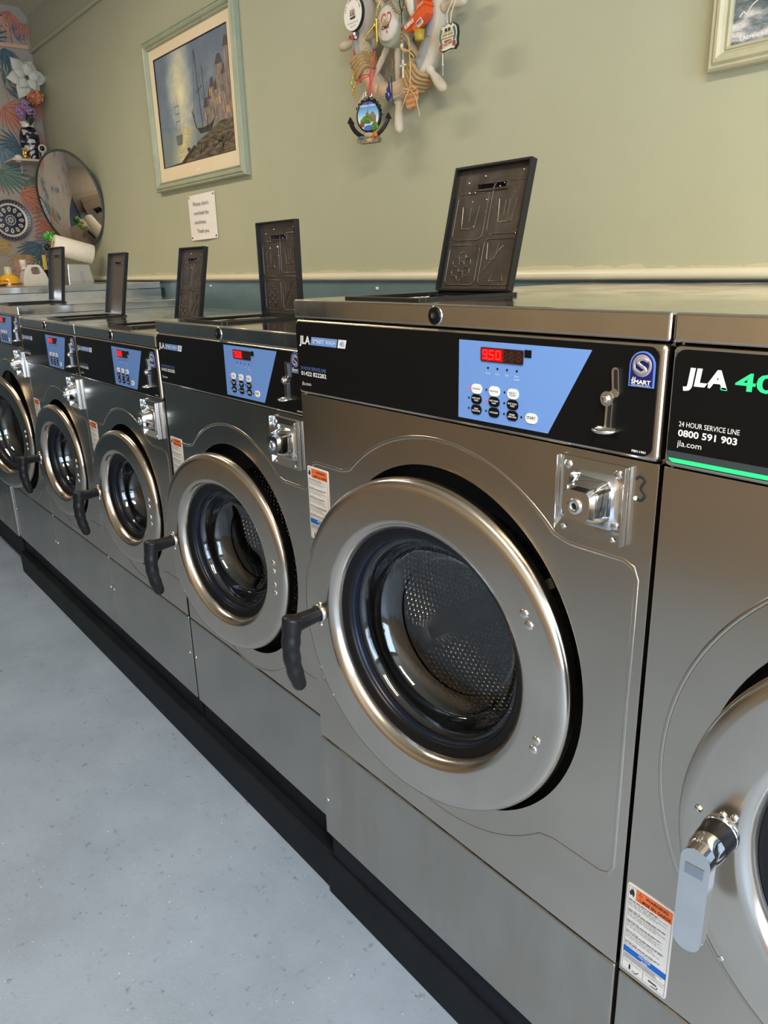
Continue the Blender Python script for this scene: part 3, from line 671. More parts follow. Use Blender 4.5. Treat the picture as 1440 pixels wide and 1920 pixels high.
    tilt = math.asin(min(1, lean / Hl))
    if lidopen: o.build('soap_lid', t, loc=((a0 + a1) / 2, b1 + .004, zr + .001), rot=(-tilt, 0, 0), bevel=.0008)
    # --- door
    th = math.radians(ang)
    hx = R + .001; dy = hset
    prof = [(R - .012, .034), (R - .002, .028), (R, .016), (R - .0012, .008), (R - .005, .0026), (R - .011, .0006), (R - .015, .0001), (R - .0155, 0), (R - .018, 0), (Ri + .004, 0), (Ri + .0015, 0), (Ri, .0004), (Ri - .006, .003), (Ri - .011, .008), (Ri - .0145, .015), (Ri - .016, .024), (Ri - .0165, .034), (R - .012, .034)]
    dm = MB(); dm.lathe([(r__, y__ ) for r__, y__ in prof], S_DOOR, Matrix.Translation((-hx, 0, 0)), seg=128)
    door = dm.build('door', t, loc=(hx + (-.015 if size == 30 else -.003), dy, z(zc) - .003 + dz), rot=(0, 0, th))
    TD = Matrix.Translation((-hx, 0, 0)); rg = Ri - .0165
    sm_ = MB(); sm_.lathe([(rg + .0005, .020), (rg - .004, .0225), (rg - .011, .0235), (rg - .0135, .026), (rg - .0145, .028)], RUBBER, TD, seg=96)
    sm_.lathe([(rg - .0145, .028), (rg - .017, .029), (rg - .019, .033), (rg - .020, .05), (rg - .020, .065)], NAVY, TD, seg=96); sm_.build('door_seal', door)
    gm = MB(); g0 = rg - .020
    gm.lathe([(g0 + .0015, .044), (g0 - .004, .044), (g0 - .008, .048), (g0 - .011, .060), (g0 - .015, .078), (g0 - .025, .092), (g0 - .050, .101), (g0 * .45, .107), (g0 * .2, .110), (.0005, .110)], GLASS, TD, seg=96)
    gm.lathe([(g0 + .001, .040), (g0 - .005, .040), (g0 - .009, .045), (g0 - .0125, .060), (g0 - .017, .077), (g0 - .027, .090), (g0 - .052, .098)], GLASS, TD, seg=96)
    gm.build('door_glass', door)
    bm_ = MB()
    hb = MB()
    for dzz in bolts[0] + bolts[1] if size == 40 else (.030, .010, -.022, -.042):
        o2 = MB(); dome(o2, -hx + (math.sqrt(max(0, (R - .037) ** 2 - dzz ** 2)) if size == 40 else R - .037), dzz, .0072 if size == 40 else .0062, .0035, SCREW, 0); o2.build('bolt', door)
    for an in (207, 219):
        o2 = MB(); a = math.radians(an); dome(o2, -hx + (R - .010) * math.cos(a), (R - .010) * math.sin(a), .0035, .002, SCREW, .0012); o2.build('screw', door)
    # handle
    hxx = -hx - (R + Ri) / 2 * .965 + (0 if handle == 'black' else .009); hz = -.012 if handle == 'black' else -.006
    if handle == 'black':
        e = MB(); e.tube([(hxx, -.001, hz), (hxx, -.016, hz), (hxx, -.050, hz), (hxx, -.064, hz)], [.0135, .0140, .0160, .0165], BLKPL, seg=20)
        pts = spline([(hxx, -.060, hz + .016), (hxx, -.064, hz - .008), (hxx + .001, -.069, hz - .045), (hxx + .003, -.066, hz - .085), (hxx + .006, -.056, hz - .126)], 8)
        n_ = len(pts); rad = []
        for i in range(n_):
            s2 = i / (n_ - 1); rad.append((.0190 - .0055 * s2 + (.0007 * math.sin(s2 * 34) if s2 > .3 else 0)) * (1 - .5 * max(0, (s2 - .88) / .12) ** 2) * (.6 if i == 0 else .85 if i == 1 else 1))
        e.tube(pts, rad, BLKPL, seg=18); e.lathe([(.018, .0), (.018, -.003), (.015, -.0045)], SCREW, Matrix.Translation((hxx, 0, hz)), seg=24)
        e.build('handle', door)
        for dz_ in (.021, -.021):
            o2 = MB(); dome(o2, hxx + .004, hz + dz_, .004, .0035, SCREW, 0); o2.build('screw', door)
    else:
        e = MB(); e.tube([(hxx, .0, hz), (hxx, -.030, hz)], [.0195, .0185], BLKPL, seg=24); e.lathe([(.0205, 0), (.0205, -.004), (.0195, -.005)], CHROME, Matrix.Translation((hxx, 0, hz)), seg=24)
        e.tube([(hxx, -.030, hz), (hxx, -.040, hz), (hxx, -.049, hz - .002)], [.0185, .0178, .0150], CHROME, seg=28)
        P2 = [(hxx + .0155 * math.cos(a), hz + .0155 * math.sin(a)) for a in [PI * i / 14 for i in range(15)]] + [(hxx - .0150 + .0150 * 0, hz - .096)] + [(hxx - .0 + .0150 * math.cos(a), hz - .100 + .0150 * math.sin(a)) for a in [PI + PI * i / 14 for i in range(15)]] + [(hxx + .0155, hz - .092)]
        e2 = MB(); e2.prism(P2[::1], -.060, -.046, CHROME); 
        hd = e.build('handle', door); lv = e2.build('lever', hd, bevel=.004, bseg=4)
        e3 = MB(); e3.box((hxx - .0105, -.0608, hz - .018), (hxx + .0105, -.059, hz - .004), mat('handle_inlay', (.5, .55, .62), .1, 1)); e3.build('inlay', hd, bevel=.001)
        for dx_, dz_ in ((-.026, .017), (.012, .026), (.0, .023)):
            o2 = MB(); dome(o2, hxx + dx_, hz + dz_, .0045, .004, SCREW, 0); o2.build('screw', door)
    # --- drum
    if drum:
        u = MB(); Rd = R * .97; dd = .60 if size == 40 else .5; zc_ = z(zc)
        def cyl(r0, y0, r1, y1, m, uvm=None, n=96):
            vs = []; uvs = []
            for (r__, y__) in ((r0, y0), (r1, y1)):
                for i in range(n + 1):
                    a = 2 * PI * i / n; vs.append((r__ * math.cos(a), y__, zc_ + r__ * math.sin(a))); uvs.append((r0 * a if abs(r0 - r1) < 1e-4 else r__ * math.cos(a), y__ if abs(r0 - r1) < 1e-4 else r__ * math.sin(a)))
            u.add(vs, [(i, i + 1, n + 2 + i, n + 1 + i) for i in range(n)], m, None, True, uvs)
        cyl(R * .76, .105, Rd, .125, S_SIDE); cyl(Rd, .125, Rd, dd, DRUM); cyl(Rd, dd, Rd * .97, dd + .004, DRUM)
        n = 96; vs = [(Rd * .97 * math.cos(2 * PI * i / n), dd + .004, zc_ + Rd * .97 * math.sin(2 * PI * i / n)) for i in range(n)]
        u.add(vs, [tuple(range(n))], DRUM, None, False, [(v[0], v[2] - zc_) for v in vs])
        # raised ring on the back plate
        u.lathe([(Rd * .62, dd - .001), (Rd * .59, dd - .010), (Rd * .52, dd - .010), (Rd * .49, dd - .001)], S_SIDE, Matrix.Translation((0, 0, zc_)), seg=64)
        u.lathe([(Rd * .16, dd - .001), (Rd * .15, dd - .012), (.001, dd - .014)], S_SIDE, Matrix.Translation((0, 0, zc_)), seg=32)
        for k_ in range(3):
            a = 2 * PI * k_ / 3 + .5; rx = Matrix.Translation((0, 0, zc_)) @ Matrix.Rotation(a, 4, 'Y')
            u.add([(Rd, .14, -.035), (Rd, .14, .035), (Rd - .05, .15, .012), (Rd - .05, .15, -.012), (Rd, dd, -.035), (Rd, dd, .035), (Rd - .05, dd, .012), (Rd - .05, dd, -.012)],
                  [(0, 3, 7, 4), (1, 5, 6, 2), (2, 6, 7, 3), (0, 1, 2, 3)], S_SIDE, rx)
        u.build('drum', t)
    # --- coin box
    if fam == 'blue':
        cz = z(zcb) - .060; X = lambda u_: rt + u_
        e = MB(); e.box((X(-.137), -.0035, cz - .049), (X(-.036), -.0005, cz + .049), PLATE)
        e.box((X(-.137), -.011, cz - .049), (X(-.135), -.0035, cz + .049), PLATE); e.box((X(-.038), -.011, cz - .049), (X(-.036), -.0035, cz + .049), PLATE)
        e.add([(X(-.135), -.0035, cz - .034), (X(-.038), -.0035, cz - .034), (X(-.038), -.011, cz - .049), (X(-.135), -.011, cz - .049), (X(-.135), -.0005, cz - .049), (X(-.038), -.0005, cz - .049)], [(0, 3, 2, 1), (3, 4, 5, 2)], PLATE)
        cbx = e.build('coin_box', t, bevel=.0012)
        e = MB(); c0 = rrect(X(-.1115), cz - .026, X(-.0555), cz + .028, .013, 5); c1 = rrect(X(-.1065), cz - .022, X(-.0600), cz + .022, .011, 5); c2 = rrect(X(-.1035), cz - .019, X(-.0640), cz + .018, .010, 5); cf = rrect(X(-.121), cz - .034, X(-.046), cz + .036, .016, 5); n = len(c0)
        lv_ = ((cf, -.0036), (c0, -.0070), (c0, -.0085), (c0, -.0095), (c1, -.0300), (c1, -.0310), (c1, -.0320), (c2, -.0370), (c2, -.0378)); vs = [(x, y_, zz) for pp, y_ in lv_ for x, zz in pp]
        e.add(vs, [(j * n + i, j * n + (i + 1) % n, (j + 1) * n + (i + 1) % n, (j + 1) * n + i) for j in range(len(lv_) - 1) for i in range(n)], CHROME, None, True)
        e.add([(x, -.0378, zz) for x, zz in c2], [tuple(range(n))[::-1]], CHROME)
        e.build('coin_vault', cbx)
        e = MB(); e.lathe([(.010, -.0375), (.010, -.0400), (.008, -.0415), (.0045, -.0410), (.004, -.0390)], CHROME, Matrix.Translation((X(-.084), 0, cz - .001)), seg=24); e.prism(circ(X(-.084), cz - .001, .0042, 14), -.0392, -.0378, VOID); e.build('lock', cbx)
        for dx_, dz_ in ((-.123, .038), (-.050, .038), (-.125, -.026), (-.050, -.026)):
            e = MB(); dome(e, X(dx_), cz + dz_, .0060, .0035, CHROME, -.0035); e.build('rivet', cbx)
        for dx_ in (-.122, -.049):
            e = MB(); dome(e, X(dx_), cz - .0425, .0038, .003, SCREW, -.0085); e.build('screw', cbx)
        wl_ = warning_label(-h + .008, z(zcb) - .137, .98 if size == 40 else .96); wl_.build('warning_label', t)
    else:
        wl_ = warning_label(-h + .003, z(.588), 1.0); wl_.build('warning_label', t)
    if numeral:
        e = MB(); s_ = z(1.131)
        e.tube(spline([(rt - .0285, -.0004, s_ + .010), (rt - .0240, -.0004, s_ + .0145), (rt - .0165, -.0004, s_ + .0110), (rt - .0210, -.0004, s_ + .001), (rt - .0155, -.0004, s_ - .007), (rt - .0200, -.0004, s_ - .0138), (rt - .0270, -.0004, s_ - .0125)], 6), .0019, PRINT, seg=6, flat=.25)
        e.prism(circ(rt - .0272, s_ - .0125, .0026, 8), -.0010, -.0004, WHITE)
        tag(e.build('number_decal', t), 'black figure three beside the coin box')
    return t

E40 = dict(ztop=1.331, zct=1.2975, zcb=1.165, zsp=.432, depth=.855, R=.2775, Rc=.2875, Ri=.209, zc=.804, size=40)
washer(-.7385, 0, 0, ang=6.5, hset=-.017, price='950', label='large washing machine with the black figure 3 beside its coin box', numeral=True, **E40)
washer(.007, .747, -.002, ang=5.0, hset=-.02, price='', fam='green', handle='chrome', full=False, drum=True, label='rightmost washing machine with green lettering and a chrome door handle', **E40)
K30 = dict(ztop=1.268, zct=1.238, zcb=1.110, zsp=.446, depth=.755, R=.241, Rc=.256, Ri=.179, zc=.747, size=30)
K20 = dict(ztop=1.2305, zct=1.198, zcb=1.064, zsp=.446, depth=.70, R=.2065, Rc=.220, Ri=.147, zc=.735, size=20)
washer(-1.436, -.757, .028, ang=8, hset=-.012, price='750', lidbox=(-.205, -.037, .03, .235), lean=.0, label='washing machine directly left of the large one marked 3', soaph=.213, **K30)
washer(-2.083, -1.448, .028, ang=5.5, hset=-.012, price='650', lidbox=(-.120, .043, .05, .255), lean=.04, label='low washing machine third from the right whose door stands slightly open', soaph=.212, **K20)
washer(-2.720, -2.087, .028, ang=5.5, hset=-.012, price='650', lidbox=(-.100, .060, .05, .255), lean=.04, label='low washing machine fourth from the right', soaph=.212, full=False, **K20)
washer(-3.360, -2.724, .028, ang=13, hset=-.012, price='750', lidbox=(-.075, .095, .03, .235), lean=.03, label='washing machine at the left photo edge with its door swung open', soaph=.212, full=False, **K30)
washer(-4.105, -3.367, .02, ang=5, hset=-.012, price='950', full=False, drum=False, lidopen=False, label='farthest washing machine at the left, taller than its neighbour', **E40)

# ------------------------------------------------------------------ framed pictures
FRG = noisy('sage_frame_paint', (.33, .37, .27), (.38, .42, .31), 20, .38)
FRC = noisy('cream_green_frame_paint', (.46, .45, .31), (.52, .50, .35), 20, .36)
MATB = noisy('cream_mount', (.78, .66, .46), (.80, .69, .50), 5, .6)
PROF = [(0, 0), (0, -.022), (.004, -.027), (.008, -.027), (.0095, -.024), (.014, -.030), (.020, -.031), (.026, -.027), (.031, -.019), (.033, -.019), (.0345, -.022), (.038, -.023), (.040, -.019), (.040, -.008)]
def frame_mesh(m, x0, z0, x1, z1, y, prof=PROF, sc=1.0):
    mb = MB(); n = len(prof); vs = []
    for cx, cz, sx, sz in ((x0, z0, 1, 1), (x1, z0, -1, 1), (x1, z1, -1, -1), (x0, z1, 1, -1)):
        for d, q in prof: vs.append((cx + sx * d * sc, y + q * sc, cz + sz * d * sc))
    fs = [(c_ * n + i, ((c_ + 1) % 4) * n + i, ((c_ + 1) % 4) * n + i + 1, c_ * n + i + 1) for c_ in range(4) for i in range(n - 1)]
    mb.add(vs, fs, m); return mb
def paint_harbour():
    m = mat('moonlit_harbour_print', (.2, .25, .3), .35); b = m.node_tree.nodes['Principled BSDF']
    tc = N(m, 'ShaderNodeTexCoord'); sp = N(m, 'ShaderNodeSeparateXYZ'); L(m, tc.outputs['Object'], sp.inputs[0])
    def mm(op, a, c, cl=False):
        n = N(m, 'ShaderNodeMath', operation=op); n.use_clamp = cl
        for i, v in enumerate((a, c)):
            if v is None: continue
            if isinstance(v, (int, float)): n.inputs[i].default_value = v
            else: L(m, v, n.inputs[i])
        return n.outputs[0]
    x, zc = sp.outputs[0], sp.outputs[2]           # local: x -.345..+.345, z -.24..+.24
    n1 = noise(m, 7, (1, 1, 1.8), 6, .62, rot=(0, .5, 0)); n2 = noise(m, 18, (1, 1, 5), 5)
    gx = mm('MULTIPLY', mm('ADD', x, .115), 6.5); gz = mm('MULTIPLY', mm('SUBTRACT', zc, .06), 3.2)
    glow = mm('SUBTRACT', 1.0, mm('SQRT', mm('ADD', mm('MULTIPLY', gx, gx), mm('MULTIPLY', gz, gz)), None), True)
    g = mm('ADD', mm('MULTIPLY', glow, .85), mm('MULTIPLY', mm('SUBTRACT', n1.outputs[0], .46), .9), True)
    sky = ramp(m, g, [(0, (.15, .20, .27)), (.22, (.22, .28, .34)), (.45, (.42, .46, .46)), (.7, (.68, .66, .46)), (1, (.92, .88, .55))])
    gl2 = mm('SUBTRACT', 1.0, mm('ABSOLUTE', mm('MULTIPLY', mm('ADD', mm('ADD', x, .10), mm('MULTIPLY', mm('ADD', zc, .1), -.4)), 7.5), None), True)
    wv = mm('MULTIPLY', gl2, mm('ADD', n2.outputs[0], .25), True)
    sea = ramp(m, wv, [(0, (.19, .25, .26)), (.3, (.32, .36, .32)), (.7, (.62, .54, .28)), (1, (.85, .76, .40))])
    hz = mm('LESS_THAN', zc, -.085); mx = N(m, 'ShaderNodeMixRGB'); L(m, hz, mx.inputs[0]); L(m, sky.outputs[0], mx.inputs[1]); L(m, sea.outputs[0], mx.inputs[2])
    L(m, mx.outputs[0], b.inputs['Base Color']); return m
px0, px1, pz0, pz1 = -3.290, -2.430, 1.737, 2.364
t = thing('framed_picture', 'large framed moonlit harbour print with a sage frame and cream mount', 'picture', ((px0 + px1) / 2, WY1 - .001, pz0))
OX, OZ = (px0 + px1) / 2, (pz0 + pz1) / 2
T0 = lambda: None
fr = frame_mesh(FRG, -(px1 - px0) / 2, 0, (px1 - px0) / 2, pz1 - pz0, 0); fr.build('frame', t, bevel=0)
hw, hh = (px1 - px0) / 2, (pz1 - pz0) / 2
mb = MB(); mx_, mz0, mz1 = hw - .038, .038, 2 * hh - .038; ax, az0, az1 = hw - .086, .100, 2 * hh - .085
for a, b_ in (((-mx_, mz0), (mx_, az0)), ((-mx_, az1), (mx_, mz1)), ((-mx_, az0), (-ax, az1)), ((ax, az0), (mx_, az1))): mb.box((a[0], -.011, a[1]), (b_[0], -.008, b_[1]), MATB)
TH = mat('mount_bevel_dark', (.03, .03, .035), .6)
for a, b_ in (((-ax - .003, az0 - .003), (ax + .003, az0)), ((-ax - .003, az1), (ax + .003, az1 + .003)), ((-ax - .003, az0), (-ax, az1)), ((ax, az0), (ax + .003, az1))): mb.box((a[0], -.0112, a[1]), (b_[0], -.008, b_[1]), TH)
mb.text('·· ······ ··', 0, .070, .004, PGREY, -.0112, align='c'); mb.flat([(-.012, .058), (.022, .058), (.022, .067), (-.012, .067)], -.0112, WHITE)
mb.build('mount', t)
ar = MB(); HB = paint_harbour(); cz_ = (az0 + az1) / 2
Tm = Matrix.Translation((0, 0, -cz_))
ar.box((-ax, -.0075, az0 - cz_), (ax, -.004, az1 - cz_), HB)
DK = noisy('print_dark_brown', (.035, .032, .028), (.06, .055, .045), 60, .5); BR = noisy('print_buildings', (.14, .12, .115), (.34, .28, .24), 34, .5, vec=(2.5, 1, .7)); RF = mat('print_roofs', (.09, .075, .078), .5)
GL = mat('print_lit_windows', (.80, .45, .10), .5); MS = mat('print_masts', (.07, .055, .05), .5); FAR = mat('print_far_ship', (.14, .16, .165), .5); QU = noisy('print_quay', (.055, .05, .045), (.34, .26, .13), 22, .5, vec=(.8, 1, 3.5), lo=.40, hi=.85, detail=8)
def fl(pts, m, k=0): ar.flat(pts, -.0078 - .0001 * k, m)
def bar2(x0, z0, x1, z1, w_, m, k=3):
    d = Vector((x1 - x0, z1 - z0)); nn = Vector((-d.y, d.x)).normalized() * w_ / 2
    fl([(x0 - nn.x, z0 - nn.y), (x1 - nn.x, z1 - nn.y), (x1 + nn.x, z1 + nn.y), (x0 + nn.x, z0 + nn.y)][::-1], m, k)
AX, AZ = ax, (az1 - az0) / 2
fl([(-.15, -AZ), (AX, -AZ), (AX, -.085), (.25, -.09), (.16, -.12), (.02, -.15), (-.08, -.2)], QU, 0)
fl([(-AX + .0, -AZ), (-.12, -AZ), (-.04, -.185), (-.0, -.175), (-.02, -.16), (-.09, -.185), (-.16, -.215)], DK, 1)
hs = [(.10, .145, -.035, 0), (.135, .175, -.01, 1), (.165, .205, .03, 0), (.195, .235, .015, 1), (.225, .285, .10, 0), (.265, .315, .06, 1), (.30, AX, .15, 0)]
for i, (a, b_, t_, g_) in enumerate(hs):
    fl([(a, -.10), (b_, -.10), (b_, t_), (a, t_)], BR, 2 + .3 * i); w_ = b_ - a
    fl([(a - .004, t_), (b_, t_), (b_ - w_ * .25, t_ + .035), (a + w_ * .25, t_ + .035)] if not g_ else [(a, t_), (b_ + .003, t_), ((a + b_) / 2, t_ + .04)], RF, 2.1 + .3 * i)
    for q in range(2): fl([(a + w_ * (.25 + .35 * q), -.08 + .04 * ((i + q) % 3)), (a + w_ * (.37 + .35 * q), -.08 + .04 * ((i + q) % 3)), (a + w_ * (.37 + .35 * q), -.055 + .04 * ((i + q) % 3)), (a + w_ * (.25 + .35 * q), -.055 + .04 * ((i + q) % 3))], GL if (i + q) % 2 == 0 else RF, 5)
fl([(.02, -.10), (.05, -.125), (.15, -.125), (.19, -.08), (.145, -.10), (.08, -.105)], DK, 6); bar2(.02, -.10, -.015, -.03, .005, DK, 6); bar2(.012, -.10, -.004, -.02, .003, DK, 6)
bar2(.075, -.11, .045, .19, .004, MS, 6); bar2(.12, -.11, .105, .12, .0035, MS, 6); bar2(.04, .03, .10, .05, .0025, MS, 6); bar2(.045, .19, .13, -.10, .0012, MS, 6); bar2(.045, .19, .0, -.08, .0012, MS, 6)
fl([(-.195, -.105), (-.185, -.145), (-.135, -.145), (-.125, -.105)], FAR, 2)
for dx_, hh_ in ((-.175, .03), (-.155, .05), (-.14, .02)): bar2(dx_, -.11, dx_, hh_, .0025, FAR, 2)
for dz_ in (-.05, -.02, .01): bar2(-.18, dz_, -.135, dz_, .003, FAR, 2)
fl([(-.095, -.165), (-.085, -.18), (-.065, -.18), (-.06, -.165)], DK, 2); bar2(-.08, -.165, -.08, -.15, .003, DK, 2)
for a in ((.03, -.2, .10, -.17), (.05, -.16, .03, -.2), (.14, -.15, .24, -.18), (.16, -.19, .26, -.16), (.2, -.22, .3, -.15), (.24, -.15, .24, -.22), (.02, -.15, .02, -.19)): bar2(*a, .007, DK, 4)
ar.build('print', t, loc=(0, -.0, cz_))

x0_, x1_, z0_, z1_ = -.500, .370, 1.744, 2.371
t = thing('framed_picture', 'framed stormy sea print in a pale frame, cut off at the top right', 'picture', ((x0_ + x1_) / 2, WY1 - .001, z0_))
hw = (x1_ - x0_) / 2; hh = z1_ - z0_
frame_mesh(FRC, -hw, 0, hw, hh, 0, sc=1.0).build('frame', t)
mb = MB()
SEA = mat('stormy_sea_print', (.2, .25, .28), .35); b = SEA.node_tree.nodes['Principled BSDF']
n = noise(SEA, 11, (1, 1, 2.6), 9, .68, rot=(0, -.55, 0)); r = ramp(SEA, n.outputs[0], [(.34, (.05, .065, .07)), (.46, (.14, .17, .18)), (.53, (.30, .33, .36)), (.60, (.62, .60, .58)), (.68, (.80, .78, .74))]); L(SEA, r.outputs[0], b.inputs['Base Color'])
mb.box((-hw + .036, -.0115, .038), (hw - .036, -.008, hh - .038), SEA)
mb.text('- LADY CROSS -', -hw + .050, .0465, .0062, WHITE, -.0118, width=.085, bold=.02)
mb.tube(spline([(-hw + .052, -.0118, .088), (-hw + .06, -.0118, .096), (-hw + .066, -.0118, .091), (-hw + .076, -.0118, .104), (-hw + .09, -.0118, .112)], 5), .0012, WHITE, seg=5, flat=.2)
mb.build('print', t)

# notice sheet
t = thing('notice', 'white paper notice about overloading, pinned below the harbour picture', 'sign', (-2.8775, WY1 - .0015, 1.512))
mb = MB(); PAPER = noisy('white_paper', (.80, .79, .77), (.84, .83, .81), 6, .6)
W_, H_ = .262, .190; vs = []; nx, nz = 12, 9
for j in range(nz + 1):
    for i in range(nx + 1):
        u, v = i / nx, j / nz; bow = -.004 * math.sin(PI * u) * (1 - .3 * v) - .003 * (1 if j in (0,) else 0) * math.sin(PI * u)
        vs.append(((u - .5) * W_, bow - .001, v * H_ + .004 * (u - .5)))
mb.add(vs, [(j * (nx + 1) + i, j * (nx + 1) + i + 1, (j + 1) * (nx + 1) + i + 1, (j + 1) * (nx + 1) + i) for j in range(nz) for i in range(nx)], PAPER, None, True)
for i, s_ in enumerate(("Please don't", 'overload the', 'machines.', 'Thank you')):
    mb.text(s_, -.075 + (.0 if i != 3 else .018), .143 - .038 * i, .0165, mat('notice_ink', (.16, .15, .16), .6), -.0062, width=(.150, .145, .115, .115)[i])
mb.build('sheet', t)
for x, z, c_ in ((-.118, .180, (.30, .22, .08)), (.118, .182, (.30, .22, .08)), (-.118, .010, (.5, .03, .03)), (.118, .012, (.5, .03, .03))):
    o = MB(); dome(o, x, z, .0048, .005, mat('pin_%d' % (int(c_[0] * 100)), c_, .35), -.0012); o.build('drawing_pin', t)
for x, z in ((-1.640, 1.309), (-2.861, 1.311)):
    o = MB(); o.lathe([(.0055, .0), (.0055, -.004), (.004, -.0065), (.0005, -.008)], WHITE, Matrix.Translation((x, WY1, z)), seg=14); ob = o.build('wall_plug')
    tag(ob, 'small white plug in the blue wall ' + ('behind the large machine marked 3' if x > -2 else 'between the two middle soap lids'), 'wall plug', 'white plugs under the rail')

# ------------------------------------------------------------------ ship's wheel and its hangings
WOOD = noisy('whitewashed_wood', (.50, .40, .27), (.68, .61, .51), 16, .6, vec=(1, 1, .35), bump=.3, bscale=60)
WGRY = mat('grey_inlay', (.34, .37, .37), .55); WTAN = noisy('tan_inlay', (.58, .41, .24), (.68, .50, .32), 20, .55); HUB = mat('pale_green_hub', (.40, .44, .34), .5)
ROPE = noisy('jute_rope', (.36, .22, .09), (.56, .38, .17), 160, .8, vec=(1, 1, 3), bump=.6, bscale=260)
cx, cz = -1.452, 2.031; yb = .872; yf = .822
t = thing('nautical_helm_ornament', 'wooden ship wheel on the green wall, hung with souvenirs', 'wall ornament', (cx, WY1, cz))
rim = MB(); Tc = Matrix.Translation((0, -WY1, 0))
rim.lathe([(.148, yb), (.146, yf + .004), (.149, yf + .002), (.186, yf + .002), (.189, yf + .004), (.190, yb), (.148, yb)], WOOD, Tc, seg=96)
for i in range(8):
    a0 = math.radians(45 * i + 1.0 - 90 + 22.5); a1 = a0 + math.radians(43.5)
    mm_ = WTAN if i in (6, 7) else WGRY
    rim.lathe([(.152, yf + .0015), (.153, yf), (.182, yf), (.183, yf + .0015)], mm_, Tc, seg=12, a0=a0, a1=a1)
rim.build('rim', t)
for i in range(8):
    a = PI / 4 * i; sp = MB(); c_, s_ = math.cos(a), math.sin(a); ym = -.052
    sp.tube([(r_ * c_, ym, r_ * s_) for r_ in (.04, .07, .085, .09, .10, .12, .147)], [.009, .0095, .0095, .008, .0095, .0088, .0075], WOOD, seg=14); sp.build('spoke', t)
    hd = MB(); hd.tube([(r_ * c_, ym, r_ * s_) for r_ in (.188, .194, .198, .202, .215, .235, .255, .268, .275, .278)], [.011, .0125, .0125, .0095, .0105, .0135, .0145, .0130, .009, .003], WOOD, seg=16); hd.build('handle', t)
hb = MB(); hb.lathe([(.058, -.03), (.058, -.078), (.054, -.084), (.0005, -.084)], HUB, None, seg=48); hb.lathe([(.0435, -.084), (.0435, -.092), (.041, -.094), (.0005, -.094)], mat('hub_disc_white', (.74, .71, .64), .5), None, seg=48)
HR = mat('heart_red', (.55, .03, .04), .5); TAN = mat('map_brown', (.42, .25, .10), .5)
Yh = -.0945
heart = [(.0, -.020), (-.018, -.002), (-.020, .009), (-.013, .016), (-.005, .014), (0, .008), (.005, .014), (.013, .016), (.020, .009), (.018, -.002)]
hb.tube(spline([(x + .003, Yh, z + .007) for x, z in heart], 4, True), .0022, HR, seg=6, closed=True, flat=.3)
for k_, (a, b_, c2, d2) in enumerate(((-.014, .0, -.008, .016), (-.006, -.004, .004, .008), (.002, .002, .010, .020), (-.016, -.006, .012, .002))): hb.flat([(a, b_), (c2, b_), (c2, d2), ((a + c2) / 2, d2 + .003), (a, d2)], Yh - .0006 - .0001 * k_, TAN if k_ % 2 else mat('map_cream', (.6, .5, .3), .5))
hb.text('IZMIR', -.018, -.014, .0085, PRINT, Yh - .001, width=.034, bold=.02); hb.tube(spline([(.0, Yh, -.016), (.003, Yh, -.025), (.006, Yh, -.018), (.008, Yh, -.026)], 4), .0009, HR, seg=5, flat=.3)
hb.build('hub', t, loc=(.0, 0, 0))
def rope_wrap(aDeg, n, name_label):
    o = MB()
    for i in range(n):
        a = math.radians(aDeg + (i - (n - 1) / 2) * 3.9); c_, s_ = math.cos(a), math.sin(a)
        prof = [(.143, yb + .005), (.141, (yb + yf) / 2), (.143, yf - .004), (.168, yf - .008), (.193, yf - .004), (.196, (yb + yf) / 2), (.193, yb + .005), (.168, yb + .007)]
        o.tube(spline([(r_ * c_, y_ - WY1, r_ * s_ + .001 * math.sin(i)) for r_, y_ in prof], 3, True), .0062, ROPE, seg=8, closed=True)
    ob = o.build('rope_wrap', t); return ob
rope_wrap(207, 5, ''); rope_wrap(303, 5, ''); 
o = MB(); o.ball((.165, -.06, -.185 * .98), (.012, .012, .008), ROPE)

YO = .800
GOLD = mat('gold_foil', (.70, .48, .10), .25, .9); RED = mat('red_ribbon', (.70, .05, .06), .5); STR = mat('raffia', (.62, .42, .20), .7); CREAM = mat('ornament_cream', (.74, .70, .56), .5)
def hang(name, label, cat, x, z, group=None): return thing(name, label, cat, (x, YO, z), group=group)
# USS disc
t = hang('souvenir_disc', 'round white ship souvenir disc at the upper left of the wheel', 'ornament', -1.590, 2.083)
o = MB(); o.prism(circ(0, 0, .0435, 48), -.004, .006, PRINT); o.prism(circ(0, 0, .0425, 48), -.0055, -.004, mat('disc_white', (.84, .82, .76), .4))
tx = 'USS CONSTITUTION'
for i, ch in enumerate(tx):
    if ch == ' ': continue
    a = math.radians(162 - i * 144 / (len(tx) - 1)); o.text(ch, .0345 * math.cos(a), .0345 * math.sin(a), .0052, PRINT, -.0058, align='c', rot=a - PI / 2, bold=.02)
SB = mat('ship_brown', (.16, .05, .03), .6)
o.flat([(-.014, -.008), (.014, -.006), (.012, -.013), (-.011, -.013)], -.0058, PRINT)
for dx_, h_ in ((-.009, .012), (-.001, .020), (.007, .013)):
    o.flat([(dx_ - .0005, -.008), (dx_ + .0005, -.008), (dx_ + .0005, h_), (dx_ - .0005, h_)], -.0058, SB)
    for k_ in range(3): o.flat([(dx_ - .0035 + .0005 * k_, -.004 + k_ * .0055), (dx_ + .0035 - .0005 * k_, -.004 + k_ * .0055), (dx_ + .003 - .0005 * k_, .0005 + k_ * .0055), (dx_ - .003 + .0005 * k_, .0005 + k_ * .0055)], -.006, SB)
o.text('Charlestown Navy Yard', 0, -.0235, .0036, SB, -.0058, width=.052, align='c'); o.text('Boston, MA', 0, -.0325, .0036, SB, -.0058, width=.026, align='c')
o.build('disc', t)
